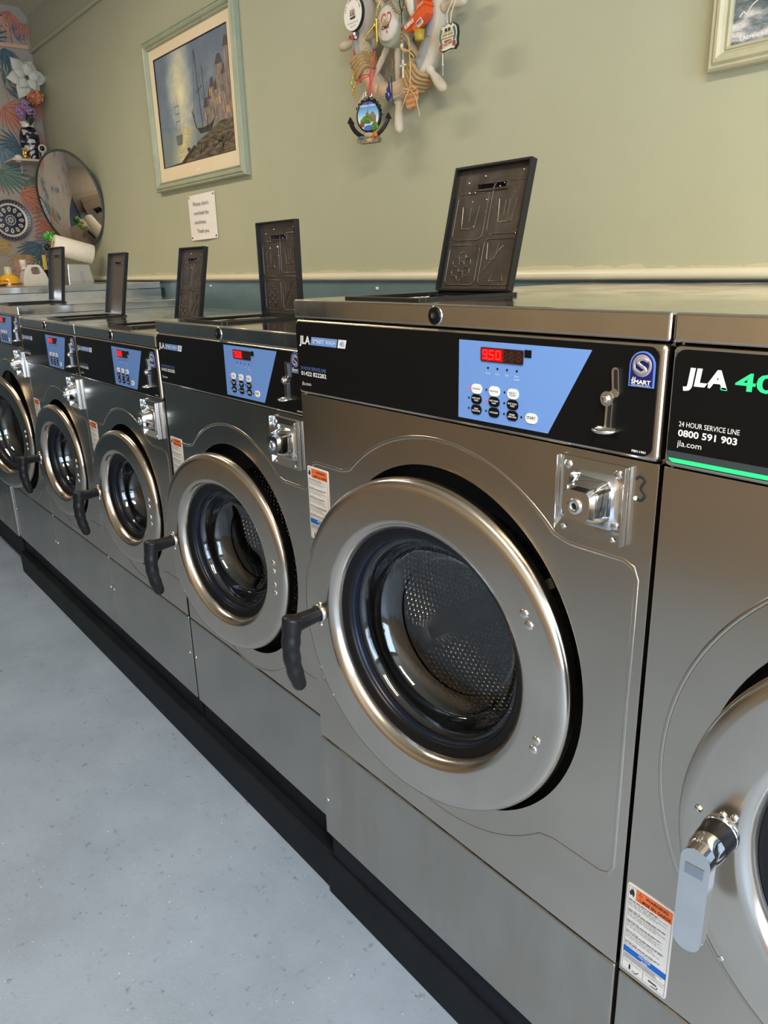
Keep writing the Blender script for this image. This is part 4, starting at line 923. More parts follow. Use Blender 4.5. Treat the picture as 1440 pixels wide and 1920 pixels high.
t = hang('souvenir_magnet', 'small dark and red figurine ornament tucked under the white disc', 'ornament', -1.592, 2.030)
o = MB(); o.ball((0, .004, .0), (.016, .007, .012), mat('figurine_dark', (.07, .05, .045), .5)); o.ball((.004, -.003, .002), .005, WHITE); o.ball((-.006, -.003, -.006), .005, RED); o.ball((.010, -.003, -.008), .0045, CREAM); o.ball((-.019, 0, -.002), .005, mat('dark_red', (.35, .02, .02), .4)); o.build('figure', t)
# Cyprus anchor souvenir
t = hang('anchor_souvenir', 'anchor souvenir with a blue-sky castle picture, hanging below the wheel', 'ornament', -1.532, 1.806); t.rotation_euler.z = math.radians(24); t.scale = (1.04, 1, .94)
IRON = mat('dark_pewter', (.03, .03, .03), .3, .6)
o = MB(); o.lathe([(.0385, .004), (.0385, -.006), (.036, -.008), (.034, -.0065)], IRON, Matrix.Diagonal((1, 1, 1.22, 1)), seg=40); o.build('rim', t)
def sky_pic():
    m = mat('souvenir_sky', (.1, .3, .7), .3); b = m.node_tree.nodes['Principled BSDF']; tc = N(m, 'ShaderNodeTexCoord'); sp = N(m, 'ShaderNodeSeparateXYZ'); L(m, tc.outputs['Object'], sp.inputs[0])
    mr = N(m, 'ShaderNodeMapRange'); mr.inputs[1].default_value = -.01; mr.inputs[2].default_value = .042; L(m, sp.outputs[2], mr.inputs[0]); r = ramp(m, mr.outputs[0], [(0, (.75, .78, .75)), (.35, (.25, .55, .80)), (1, (.0, .13, .50))]); L(m, r.outputs[0], b.inputs['Base Color']); return m
GR = noisy('souvenir_green', (.03, .12, .01), (.14, .30, .03), 180, .5); ST = noisy('souvenir_stone', (.16, .12, .07), (.28, .22, .13), 150, .6)
o = MB(); o.prism([(x, z * 1.22) for x, z in circ(0, 0, .035, 40)], -.006, .002, sky_pic()); y_ = -.0063
o.flat([(-.003, -.01), (.024, -.022), (.025, -.002), (.018, .010), (.012, .012), (.006, .004), (0, .008), (-.001, .022), (-.004, .012), (-.008, .008), (-.008, -.01)], y_ - .0002, ST)
o.flat(circ(.003, -.034, .018, 16, .008), y_ - .0004, mat('souvenir_water', (.06, .18, .60), .3)); o.build('picture', t)
o = MB(); 
for a in ((-.008, -.010, .012), (-.016, -.002 - .012, .009), (.001, -.013, .010), (.022, -.028, .010), (.017, -.036, .009), (.027, -.034, .008)): o.ball((a[0], -.008, a[1]), (a[2], .004, a[2] * .9), GR, seg=10, ring=7)
o.ball((-.020, -.008, -.024), (.008, .003, .007), mat('souvenir_rust', (.20, .07, .04), .6)); o.build('trees', t)
o = MB(); o.text('KYRENIA CYPRUS', 0, .026, .0055, WHITE, -.0085, width=.050, align='c', bold=.03); o.prism(rrect(-.003, .034, .003, .041, .001, 2), -.0085, -.006, mat('dark_red', (.35, .02, .02), .4)); o.build('lettering', t)
o = MB()
o.tube(spline([(-.060, -.002, -.014), (-.048, -.004, -.036), (-.026, -.004, -.055), (0, -.004, -.062), (.026, -.004, -.055), (.048, -.004, -.036), (.060, -.002, -.014)], 5), [.0085] * 0 or .0068, IRON, seg=10)
for sx in (-1, 1): o.add([(sx * .071, -.004, -.014), (sx * .049, -.004, -.018), (sx * .062, -.004, .004), (sx * .071, .004, -.014), (sx * .049, .004, -.018), (sx * .062, .004, .004)], [(0, 1, 2), (5, 4, 3), (0, 2, 5, 3), (1, 4, 5, 2), (0, 3, 4, 1)], IRON)
for i in range(11):
    a = math.radians(150 - i * 15); o.lathe([(.0055, -.002), (.0055, .002), (.0035, .002), (.0035, -.002), (.0055, -.002)], IRON, Matrix.Translation((.040 * math.cos(a), -.003, .049 * math.sin(a))) @ Matrix.Rotation(i * 1.3, 4, 'Z'), seg=10)
o.tube(circ_ := [(.010 * math.cos(2 * PI * i / 14), 0, .060 + .010 * math.sin(2 * PI * i / 14)) for i in range(14)], .003, CHROME, seg=8, closed=True); o.build('anchor', t)
o = MB(); o.prism(rrect(-.036, -.078, .034, -.060, .008, 4), -.014, .008, ST); o.ball((-.02, -.010, -.062), (.014, .008, .006), mat('souvenir_teal', (.05, .16, .20), .6), seg=10, ring=6); o.ball((.002, -.010, -.055), (.016, .008, .008), mat('souvenir_tan', (.5, .33, .17), .6), seg=10, ring=6); o.box((.020, -.014, -.068), (.030, -.006, -.050), mat('souvenir_orange', (.75, .15, .03), .6)); o.flat([(.006 + .014 * (1 if i % 2 == 0 else .4) * math.sin(i * PI / 5), -.070 + .008 * (1 if i % 2 == 0 else .4) * math.cos(i * PI / 5)) for i in range(10)][::-1], -.0145, mat('souvenir_sand', (.6, .42, .18), .6)); o.build('rock_base', t)
t = hang('ribbon', 'red ribbon tied in a bow around the wheel rim', 'ribbon', -1.530, 1.90)
o = MB(); B_ = lambda pts, r=.0028, m=RED, fl_=.45: o.tube(spline([(x - (-1.530), y - YO, z - 1.90) for x, y, z in pts], 5), r, m, seg=7, flat=fl_)
B_([(-1.512, .812, 1.975), (-1.518, .808, 1.945), (-1.528, .806, 1.92), (-1.530, .806, 1.900), (-1.532, .800, 1.865)], .0034); B_([(-1.500, .806, 1.930), (-1.515, .804, 1.905), (-1.522, .800, 1.88), (-1.527, .800, 1.862)], .0030)
B_([(-1.528, .805, 1.917), (-1.555, .800, 1.918), (-1.580, .798, 1.905), (-1.588, .796, 1.898), (-1.570, .796, 1.905), (-1.530, .803, 1.914)], .0018)
o.build('ribbon_band', t)
o = MB(); B_([(-1.628, .83, 2.03), (-1.626, .82, 1.995), (-1.610, .82, 1.965)], .002); o.build('ribbon_strand', t)
t = hang('gold_charm', 'gold foil charm hanging at the left edge of the rope', 'ornament', -1.604, 1.905)
o = MB(); o.tube([(0, 0, .035), (0, 0, .018)], .0012, GOLD, seg=6); o.tube(spline([(0, 0, .018), (-.008, -.002, 0), (0, 0, -.012), (.008, .002, 0)], 5, True), .0016, GOLD, seg=6, closed=True)
for i in range(7): o.ball((.003 * math.sin(i * 2.1), .002 * math.cos(i), -.008 - i * .0045), (.0042, .003, .0032), GOLD, seg=8, ring=5)
o.build('foil_links', t)
t = hang('gold_angel', 'gold foil figure on a gold ribbon left of the hub', 'ornament', -1.487, 2.035)
o = MB(); o.tube(spline([(.018, .004, .060), (.008, 0, .04), (0, 0, .020)], 5), .0018, GOLD, seg=6, flat=.6)
o.ball((0, 0, .012), (.005, .004, .006), GOLD); o.ball((0, 0, -.004), (.005, .004, .014), GOLD); o.ball((-.010, .002, -.004), (.008, .003, .013), mat('gold_dark', (.42, .28, .04), .3, .8)); o.tube([(.003, -.002, .01), (.003, -.002, -.045)], .0035, GOLD, seg=6)
o.tube([(.003, -.002, -.045), (-.001, -.002, -.052)], .0028, GOLD, seg=6); o.build('figure', t)
t = hang('gold_ribbon', 'thin gold ribbon curling from the left spoke to the rope', 'ribbon', -1.530, 2.01)
o = MB(); o.tube(spline([(.035, -.002, .022), (.012, -.006, .008), (-.006, -.008, -.010), (0, -.008, -.026), (.018, -.006, -.045), (.022, -.004, -.062), (.012, -.004, -.075)], 6), .0022, GOLD, seg=6, flat=.4); o.build('ribbon_band', t)
# orange boat
t = hang('toy_boat', 'orange toy boat lettered KIBRIS on the right of the wheel', 'ornament', -1.310, 2.012)
OR = mat('boat_orange', (.72, .10, .02), .35); o = MB()
sec = []
for s_, wz, wy, top in ((-.058, .006, .003, .004), (-.045, .018, .010, .002), (-.02, .024, .015, -.001), (.015, .027, .017, .003), (.035, .028, .017, .008), (.045, .027, .015, .010)):
    sec.append([(s_, -wy, top), (s_ + .002, -wy * .8, top - wz), (s_ + .002, wy * .8, top - wz), (s_, wy, top)])
vs = [p for q in sec for p in q]; fs = [(j * 4 + i, (j + 1) * 4 + i, (j + 1) * 4 + (i + 1) % 4, j * 4 + (i + 1) % 4) for j in range(len(sec) - 1) for i in range(4)] + [(3, 2, 1, 0), tuple(range(len(vs) - 4, len(vs)))]
TB = Matrix.Rotation(-.32, 4, 'Y'); o.add(vs, fs, OR, TB, False); o.box((.022, -.019, .004), (.050, .019, .013), OR, TB); o.box((.048, -.012, .013), (.056, .012, .020), OR, TB)
o.tube([(-.055, -.005, .004), (-.02, -.0165, -.001), (.03, -.0185, .007)], .0016, mat('boat_orange_light', (.85, .22, .06), .35), TB, seg=6); o.tube([(.012, 0, .0), (.008, 0, .075)], .0035, OR, TB, seg=8); o.build('hull', t, bevel=.001)
o = MB(); o.text('KIBRIS', -.036, -.014, .0095, WHITE, -.0185, T=TB, width=.038, bold=.03); o.build('lettering', t)
o = MB(); o.add([(-.012, -.017, -.024), (.028, -.019, -.021), (.028, -.010, -.034), (-.012, -.008, -.034)], [(0, 3, 2, 1)], ORANGE, TB); o.add([(.006, -.0185, -.021), (.030, -.0195, -.019), (.030, -.013, -.031), (.006, -.012, -.032)], [(0, 3, 2, 1)], WHITE, TB)
for k_ in range(4): o.add([(.010 + k_ * .0045, -.0186, -.0225), (.012 + k_ * .0045, -.0188, -.0225), (.012 + k_ * .0045, -.0150, -.030), (.010 + k_ * .0045, -.0148, -.030)], [(0, 3, 2, 1)], PRINT, TB)
o.build('price_sticker', t)
o = MB(); o.tube(spline([(.030, -.004, .022), (.018, -.006, .055), (.028, -.004, .09)], 5), .0018, RED, seg=6); o.tube(spline([(.036, -.004, .020), (.046, -.006, .050), (.040, -.004, .09)], 5), .0018, RED, seg=6); o.build('cord', t)
t = hang('bucket', 'tiny mustard yellow bucket below the orange boat', 'ornament', -1.303, 1.967)
o = MB(); o.lathe([(.0005, -.011), (.0105, -.011), (.0125, -.009), (.0150, .014), (.0140, .014), (.0005, .012)], mat('mustard', (.42, .30, .03), .45), Matrix.Rotation(PI / 2, 4, 'X'), seg=24); o.build('pail', t)
# tassel of cream shell between hub and boat
t = hang('shell', 'cream elongated shell hanging right of the hub', 'ornament', -1.340, 2.055)
o = MB(); o.tube(spline([(-.006, 0, .06), (-.004, 0, .02), (.002, 0, -.01), (.008, 0, -.030), (.012, 0, -.036)], 5), [.014, .0143, .0145, .0146, .0146, .0145, .0143, .014, .0135, .013, .0125, .012, .011, .010, .009, .008, .006, .0045, .003, .0015, .001], CREAM, seg=14, flat=.5); o.build('shell_body', t)
# rosary
t = hang('rosary', 'wooden bead rosary with a cream cross hanging down from the hub', 'rosary', -1.372, 1.96)
BEAD = mat('bead_wood', (.34, .19, .09), .45)
o = MB(); Lb = [(-1.424, 2.096), (-1.420, 2.088), (-1.416, 2.080), (-1.412, 2.072), (-1.406, 2.063), (-1.400, 2.055), (-1.394, 2.047), (-1.387, 2.041), (-1.379, 2.037), (-1.360, 2.046), (-1.352, 2.054), (-1.371, 2.004), (-1.371, 1.989), (-1.371, 1.980), (-1.372, 1.969)]
for x, z in Lb:
    o = MB(); o.ball((x + 1.372, -.008 if x < -1.385 else -.004, z - 1.96), .0044, BEAD, seg=10, ring=7); o.build('bead', t)

o = MB(); o.tube(spline([(.0, 0, .078), (0, 0, .04), (0, 0, .0), (.0, 0, -.045)], 4), .0008, CREAM, seg=5); o.tube(spline([(-.012, -.003, .14), (-.008, -.003, .10), (.0, -.003, .078), (-.001, -.002, .03), (-.001, -.002, .012)], 5), .0016, PRINT, seg=6); o.tube(spline([(.016, -.003, .14), (.010, -.003, .10), (0, -.003, .078)], 4), .0014, PRINT, seg=6); o.build('cord', t)
o = MB(); o.ball((-.004, -.002, -.002), (.006, .002, .007), CREAM, seg=8, ring=6); o.box((-.0022, -.003, -.078), (.0022, .001, -.036), CREAM); o.box((-.012, -.003, -.052), (.012, .001, -.0475), CREAM); o.ball((0, -.001, -.078), .0035, CREAM); o.build('cross', t, bevel=.0006)
t = hang('gold_ribbon', 'gold ribbon bow draped at the lower right of the wheel', 'ribbon', -1.345, 1.94)
o = MB()
for pp in ([(-.02, 0, .045), (.0, -.004, .030), (.004, -.004, .0), (.006, -.004, -.045)], [(-.030, -.004, .012), (-.008, -.006, .004), (.010, -.006, -.006), (.024, -.004, -.02)], [(-.034, -.004, .018), (-.022, -.006, .006), (-.004, -.004, .0), (.014, -.002, .004)], [(.006, -.004, -.03), (.012, -.006, -.042), (.002, -.004, -.052)]): o.tube(spline(pp, 5), .0022, mat('pale_gold_ribbon', (.62, .44, .16), .4), seg=6, flat=.4)
o.build('ribbon_band', t)
# oval wooden tag
t = hang('wooden_tag', 'oval wooden tag tied with raffia at the bottom right of the wheel', 'ornament', -1.336, 1.826)
m = mat('tag_wood', (.5, .25, .1), .5); b = m.node_tree.nodes['Principled BSDF']; wv = N(m, 'ShaderNodeTexWave'); wv.inputs['Scale'].default_value = 22; wv.inputs['Distortion'].default_value = 3; wv.bands_direction = 'Z'; tc = N(m, 'ShaderNodeTexCoord'); L(m, tc.outputs['Object'], wv.inputs['Vector']); r = ramp(m, wv.outputs[0], [(0, (.40, .16, .05)), (1, (.62, .31, .13))]); L(m, r.outputs[0], b.inputs['Base Color'])
o = MB(); o.prism([(x, z * 1.28) for x, z in circ(0, 0, .0245, 36)], -.006, .002, m, Matrix.Rotation(.12, 4, 'Y')); o.build('tag_disc', t, bevel=.0015)
o = MB()
for pp in ([(-.004, -.008, .016), (-.022, -.010, -.006), (-.040, -.006, -.028)], [(.0, -.008, .016), (.022, -.010, .0), (.030, -.006, -.03), (.036, -.004, -.055)], [(-.002, -.008, .016), (-.018, -.014, .022), (-.028, -.010, .014), (-.002, -.008, .015)], [(.0, -.008, .016), (.014, -.014, .024), (.024, -.010, .015), (0, -.008, .014)], [(-.002, -.006, .02), (.002, -.008, .055), (.0, -.006, .095)]): o.tube(spline(pp, 5), .0019, STR, seg=6, flat=.7)
o.build('raffia_bow', t)
# blue pendant
t = hang('glass_pendant', 'dark blue glass pendant at the bottom of the rim', 'ornament', -1.440, 1.850)
o = MB(); o.tube([(0, 0, -.019), (.0, 0, -.010), (0, 0, .0), (.001, 0, .008), (.002, 0, .030)], [.001, .008, .0100, .0065, .003], mat('cobalt_glass', (.01, .02, .16), .06, spec=.9), seg=6); o.tube([(.010, .004, .045), (.014, .002, .0), (.016, .002, -.030)], .0026, mat('blue_cord', (.03, .04, .12), .6), seg=6, flat=.5)
o.tube(spline([(.004, -.004, .030), (-.002, -.006, .062), (.008, -.006, .058), (.010, -.006, .035), (-.004, -.008, .036), (.022, -.008, .052), (.030, -.006, .070), (.020, -.006, .085), (.030, -.006, .078), (.026, -.006, .055)], 6), .0015, mat('twine_brown', (.20, .14, .08), .7), seg=6); o.build('pendant_body', t)
# ship badge
t = hang('ship_badge', 'cut-out ship badge with a red banner, hanging right of the wheel', 'ornament', -1.188, 1.940)
out = []
rnd = random.Random(5)
base = [(-.030, -.026), (-.022, -.030), (-.008, -.027), (.010, -.028), (.024, -.031), (.034, -.022), (.033, -.008), (.036, .004), (.034, .018), (.030, .024), (.020, .030), (.012, .026), (.005, .032), (-.004, .031), (-.012, .028), (-.020, .030), (-.026, .024), (-.033, .018), (-.030, .006), (-.034, -.006), (-.035, -.018)]
o = MB(); o.prism(base, -.003, .004, PRINT); o.build('backing', t)
o = MB(); o.prism([(x * .93, z * .93) for x, z in base], -.0045, -.003, CREAM); y_ = -.005
TE = mat('badge_teal', (.05, .14, .13), .5); DR = mat('badge_red', (.30, .04, .03), .5); SA = mat('badge_sail', (.60, .48, .28), .5)
for sx in (-1, 1): o.tube(spline([(sx * .022, y_, .020), (sx * .028, y_, .005), (sx * .024, y_, -.010)], 4), .004, TE, seg=6, flat=.15)
o.flat([(-.014, -.006), (.016, -.006), (.012, -.015), (-.010, -.015)], y_, DR)
for k_, (w_, z_) in enumerate(((.024, .003), (.020, .011), (.012, .018))):
    for sx in (-.5, .5): o.flat([(sx * w_ - w_ * .42, z_ - .004), (sx * w_ + w_ * .42, z_ - .004), (sx * w_ + w_ * .36, z_ + .003), (sx * w_ - w_ * .36, z_ + .003)], y_ - .0001, SA if k_ != 2 else PRINT)
    o.flat([(-w_, z_ - .0055), (w_, z_ - .0055), (w_, z_ - .0045), (-w_, z_ - .0045)], y_ - .0002, PRINT)
for sx in (-1, 1): o.flat([(sx * .018, -.022), (sx * .031, -.026), (sx * .030, -.013), (sx * .018, -.010)][::sx], y_ - .0001, DR)
o.flat([(-.019, -.022), (.019, -.016), (.019, -.007), (-.019, -.014)], y_ - .0003, SA); o.text('WILLIAM', 0, -.0175, .0055, SB, y_ - .0004, width=.030, align='c', bold=.02, rot=.14); o.flat([(-.014, -.029), (.014, -.027), (.014, -.023), (-.014, -.025)], y_ - .0003, WHITE)
o.build('printed_face', t)
o = MB()
for sx in (-.007, .010): o.tube(spline([(sx * .6, 0, .030), (sx, 0, .055), (sx * .8, .02, .090)], 4), .0012, CREAM, seg=6)
o.build('string', t)
t = hang('whistle', 'thin metal whistle hanging below the ship badge', 'ornament', -1.212, 1.870)
o = MB(); o.tube([(0, 0, .038), (0, 0, .012)], .0014, CREAM, seg=6); o.tube([(0, 0, .014), (0, 0, .010), (0, 0, .008)], [.003, .003, .002], SILV, seg=8); o.tube([(0, 0, .008), (0, 0, -.013)], .0026, CHROME, seg=8); o.build('whistle_tube', t)

# ------------------------------------------------------------------ far left: shelf, flowers, plate, mirror
SHW = mat('shelf_paint', (.62, .55, .44), .5)
mb = MB(); mb.box((0, -.095, -.006), (.185, .095, .006), SHW); mb.box((0, -.005, -.07), (.008, .005, -.006), SHW)
sh = mb.build('shelf', loc=(WX0 + .001, .735, 2.035), bevel=.002); tag(sh, 'small cream shelf on the wallpaper under the vase', 'shelf')
CER = mat('vase_white', (.72, .68, .60), .2)
SHX = -4.84
def potterypaint():
    m = mat('painted_pottery', (.7, .66, .58), .2); b = m.node_tree.nodes['Principled BSDF']
    n = noise(m, 16, (1, 1, .8), 2, .4); r = ramp(m, n.outputs[0], [(.0, (.02, .03, .09)), (.46, (.02, .03, .09)), (.475, (.74, .70, .62)), (.60, (.74, .70, .62)), (.615, (.28, .03, .025)), (1, (.28, .03, .025))]); r.color_ramp.interpolation = 'LINEAR'
    w_ = N(m, 'ShaderNodeTexWave'); w_.wave_type = 'RINGS'; w_.inputs['Scale'].default_value = 9; w_.inputs['Distortion'].default_value = 9; w_.inputs['Detail'].default_value = 1
    tc = N(m, 'ShaderNodeTexCoord'); L(m, tc.outputs['Object'], w_.inputs['Vector']); r2 = ramp(m, w_.outputs[0], [(.66, (.74, .70, .62)), (.72, (.015, .02, .07))])
    mx = N(m, 'ShaderNodeMixRGB'); mx.blend_type = 'MULTIPLY'; mx.inputs[0].default_value = 1; L(m, r.outputs[0], mx.inputs[1]); L(m, r2.outputs[0], mx.inputs[2]); L(m, mx.outputs[0], b.inputs['Base Color']); return m
t = thing('vase', 'painted blue and white vase on the small wall shelf', 'vase', (SHX + .02, .772, 2.042))
RX = Matrix.Rotation(PI / 2, 4, 'X')
o = MB(); o.lathe([(.0005, 0), (.040, 0), (.046, .010), (.054, .07), (.056, .12), (.050, .155), (.040, .170), (.036, .178)], potterypaint(), RX, seg=40); o.build('body', t)
o = MB(); o.lathe([(.036, .178), (.035, .190), (.038, .205), (.036, .205), (.033, .190), (.0005, .185)], CER, RX, seg=40)
for i in range(16): a = i * PI / 8; o.ball((.0375 * math.cos(a), .0375 * math.sin(a), .205), .005, CER, seg=8, ring=5)
o.build('neck', t)
t = thing('flowers', 'artificial bouquet in the vase with a white poinsettia on top', 'flowers', (SHX + .02, .772, 2.242))
GRN = mat('dark_leaf', (.04, .07, .03), .5); PET = noisy('poinsettia_white', (.55, .54, .46), (.66, .64, .56), 30, .6); PUR = noisy('purple_petal', (.25, .11, .28), (.40, .22, .42), 40, .6)
def petal(o, c, d, ln, wd, m, nrm=(1, 0, 0), cup=.15):
    d = Vector(d).normalized(); nrm = Vector(nrm); s_ = d.cross(nrm).normalized(); nn = s_.cross(d).normalized(); c = Vector(c); vs = []
    P_ = ((0, .08), (.2, .55), (.45, 1), (.7, .72), (.88, .28), (1, .02))
    for q, w_ in P_:
        ctr = c + d * ln * q + nn * (cup * ln * math.sin(q * PI)); vs += [tuple(ctr - s_ * wd * w_ + nn * wd * w_ * .3), tuple(ctr), tuple(ctr + s_ * wd * w_ + nn * wd * w_ * .3)]
    fs = []
    for j in range(len(P_) - 1): fs += [(j * 3, j * 3 + 1, j * 3 + 4, j * 3 + 3), (j * 3 + 1, j * 3 + 2, j * 3 + 5, j * 3 + 4)]
    o.add(vs, fs, m, None, True)
o = MB(); o.tube(spline([(0, 0, -.05), (.01, .005, .1), (.03, .02, .23)], 4), .004, GRN, seg=6); o.tube(spline([(0, 0, -.05), (.02, .03, .05), (.03, .055, .12)], 4), .003, GRN, seg=6)
for dy, dz, s_ in ((-.055, .01, .07), (-.03, .03, .06), (.03, .03, .07), (.05, .01, .06), (.04, .08, .07), (-.02, -.01, .05), (.02, .0, .06), (.06, .05, .05)): petal(o, (.02, dy * .3, dz), (.25, dy, dz + .015), s_, .016, GRN)
o.build('foliage', t)
o = MB(); c0 = (.045, .018, .235)
for i in range(6): a = i * PI / 3 + .45; petal(o, c0, (-.05, math.sin(a), math.cos(a)), .125 if i % 2 else .110, .042, PET, cup=.1)
for i in range(5): a = i * 2 * PI / 5 + .1; petal(o, (c0[0] + .01, c0[1], c0[2]), (.2, math.sin(a), math.cos(a)), .080, .030, PET, cup=.18)
for i in range(7): a = i; o.ball((c0[0] + .022, c0[1] + .008 * math.sin(a), c0[2] + .008 * math.cos(a)), .005, mat('stamen', (.12, .10, .05), .6), seg=6, ring=5)
o.build('poinsettia', t, solid=.0012)
o = MB(); rnd = random.Random(2); HY = [mat('hydrangea_pink', (.55, .12, .08), .6), mat('hydrangea_lime', (.42, .40, .10), .6)]
for i in range(46):
    a, b_ = rnd.uniform(0, 2 * PI), math.acos(rnd.uniform(-.4, 1)); nrm = Vector((math.cos(b_), math.sin(b_) * math.sin(a), math.sin(b_) * math.cos(a))); p_ = Vector((.03, .062, .142)) + nrm * .048
    u_ = nrm.orthogonal().normalized(); v_ = nrm.cross(u_)
    for k_ in range(4): an = k_ * PI / 2 + i; d_ = u_ * math.cos(an) + v_ * math.sin(an); petal(o, p_, d_ + nrm * .2, .014, .007, HY[0] if (k_ + i) % 3 else HY[1], nrm, .1)
o.ball((.03, .062, .142), .044, HY[0], seg=12, ring=8); o.build('hydrangea', t)
for dy, dz in ((-.012, .085), (-.050, .045), (.015, .050)):
    o = MB()
    for i in range(9): a = i * .7; petal(o, (.045, dy, dz), (.35 if i > 4 else .05, math.sin(a), math.cos(a)), .040 if i < 5 else .028, .019, PUR, cup=.2)
    for i in range(3): o.ball((.062, dy + .01 * math.sin(i * 2), dz + .012 * math.cos(i * 2)), .003, WHITE, seg=6, ring=4)
    o.build('peony', t, solid=.001)
t = thing('round_ornament', 'small white ball ornament with a black centre beside the vase', 'ornament', (SHX + .075, .822, 2.10))
o = MB(); o.ball((0, 0, 0), .026, CER); o.ball((.018, -.006, 0), (.012, .015, .015), mat('ornament_black', (.01, .01, .01), .15)); o.ball((0, 0, -.042), (.012, .012, .018), CER); o.build('ball', t)
t = thing('gold_figurine', 'small shiny gold figurine in front of the vase', 'figurine', (SHX + .06, .722, 2.042))
o = MB(); 
for p_, r_ in (((0, 0, .012), (.014, .016, .014)), ((0, .004, .032), (.009, .010, .016)), ((.004, -.010, .030), (.005, .005, .020)), ((0, .006, .052), .008)): o.ball(p_, r_, GOLD)
o.build('figure', t)
t = thing('white_dome', 'low white rounded ornament at the left end of the shelf', 'ornament', (SHX + .05, .682, 2.042)); o = MB(); o.ball((0, 0, .0), (.024, .026, .022), CER); o.build('dome', t)

t = thing('wall_plate', 'round navy and cream patterned plate on the wallpaper', 'plate', (WX0 + .004, .620, 1.705))
PN = mat('plate_navy', (.018, .022, .05), .3); PCm = mat('plate_cream', (.66, .58, .44), .3)
RY = Matrix.Rotation(PI / 2, 4, 'Z')   # lathe axis y -> x
o = MB(); o.lathe([(.0005, .0), (.07, -.0), (.085, -.006), (.118, -.016), (.121, -.014), (.088, .0), (.07, .004)], PCm, RY, seg=48); o.build('plate_body', t)
o = MB()
def ring(r0, r1, x, m, n=48):
    vs = [(x[0], r0 * math.sin(2 * PI * i / n), r0 * math.cos(2 * PI * i / n)) for i in range(n)] + [(x[1], r1 * math.sin(2 * PI * i / n), r1 * math.cos(2 * PI * i / n)) for i in range(n)]
    o.add(vs, [(i, (i + 1) % n, n + (i + 1) % n, n + i) for i in range(n)], m)
ring(.0001, .086, (.0075, .0075), PN); ring(.0865, .098, (.0085, .0115), PCm); ring(.099, .119, (.0125, .0175), PN)
for i in range(12):
    a = i * PI / 6
    def pl(r_, da): return (.0085, r_ * math.sin(a + da), r_ * math.cos(a + da))
    o.add([pl(.046, 0), pl(.056, .14), pl(.070, .16), pl(.080, 0), pl(.070, -.16), pl(.056, -.14)], [(0, 1, 2, 3, 4, 5)], PCm); q_ = .0088
    o.add([(q_, r_ * math.sin(a + d_), r_ * math.cos(a + d_)) for r_, d_ in ((.054, 0), (.062, .06), (.073, 0), (.062, -.06))], [(0, 1, 2, 3)], PN)
ring(.026, .030, (.0085, .0085), PCm)
for i in range(8): a = i * PI / 4; o.add([(.0086, r_ * math.sin(a + d_), r_ * math.cos(a + d_)) for r_, d_ in ((.004, 0), (.014, .30), (.023, 0), (.014, -.30))], [(0, 1, 2, 3)], PCm)
for i in range(36): a = i * PI / 18; o.add([(.0130 + (r_ - .099) * .25, r_ * math.sin(a + d_), r_ * math.cos(a + d_)) for r_, d_ in ((.101, 0), (.116, .05), (.119, .07), (.105, 0), (.119, -.07), (.116, -.05))], [(0, 1, 2, 3), (0, 3, 4, 5)], PCm)
o.build('painted_pattern', t)

t = thing('convex_mirror', 'round convex security mirror in the corner above the paper roll', 'mirror', (-4.308, .790, 1.779), (0, 0, 0))
nrm = Vector((math.sin(math.radians(21)) * math.cos(math.radians(12)), -math.cos(math.radians(21)) * math.cos(math.radians(12)), -math.sin(math.radians(12))))
t.rotation_mode = 'QUATERNION'; t.rotation_quaternion = (-nrm).to_track_quat('Y', 'Z')
o = MB(); Rm = .258; Rs = .58
o.lathe([(r_, -(math.sqrt(Rs * Rs - r_ * r_) - math.sqrt(Rs * Rs - Rm * Rm))) for r_ in [Rm * (1 - i / 24) for i in range(25)] if r_ > 1e-6] + [(.0004, -(Rs - math.sqrt(Rs * Rs - Rm * Rm)))], mat('mirror_surface', (.80, .78, .74), .02, 1.0), None, seg=96); o.build('mirror_face', t)
o = MB(); o.lathe([(Rm - .004, -.004), (Rm + .002, -.007), (Rm + .006, -.003), (Rm + .006, .008), (Rm, .010), (.0005, .03)], mat('mirror_edge', (.06, .07, .065), .4), None, seg=96); o.build('mirror_frame', t)
o = MB(); o.tube([(0, .02, 0), (0, .06, .01)], .012, BLKPL, seg=10); o.build('bracket', t)

# worktop beyond the last machine and what stands on it
WTZ = 1.185
mb = MB(); mb.box((WX0 + .005, .10, WTZ - .04), (-4.112, .895, WTZ), noisy('worktop_laminate', (.30, .26, .22), (.36, .31, .26), 8, .4)); mb.box((WX0 + .02, .14, 0), (-4.13, .885, WTZ - .04), mat('unit_grey', (.25, .24, .22), .6))
tag(mb.build('worktop', bevel=.003), 'counter in the far corner where the bottles stand', 'counter')
PLW = noisy('white_jug_plastic', (.66, .64, .57), (.70, .68, .61), 8, .4)
t = thing('plastic_jug', 'large white plastic jug with a moulded handle in the corner', 'jug', (-4.30, .53, WTZ))
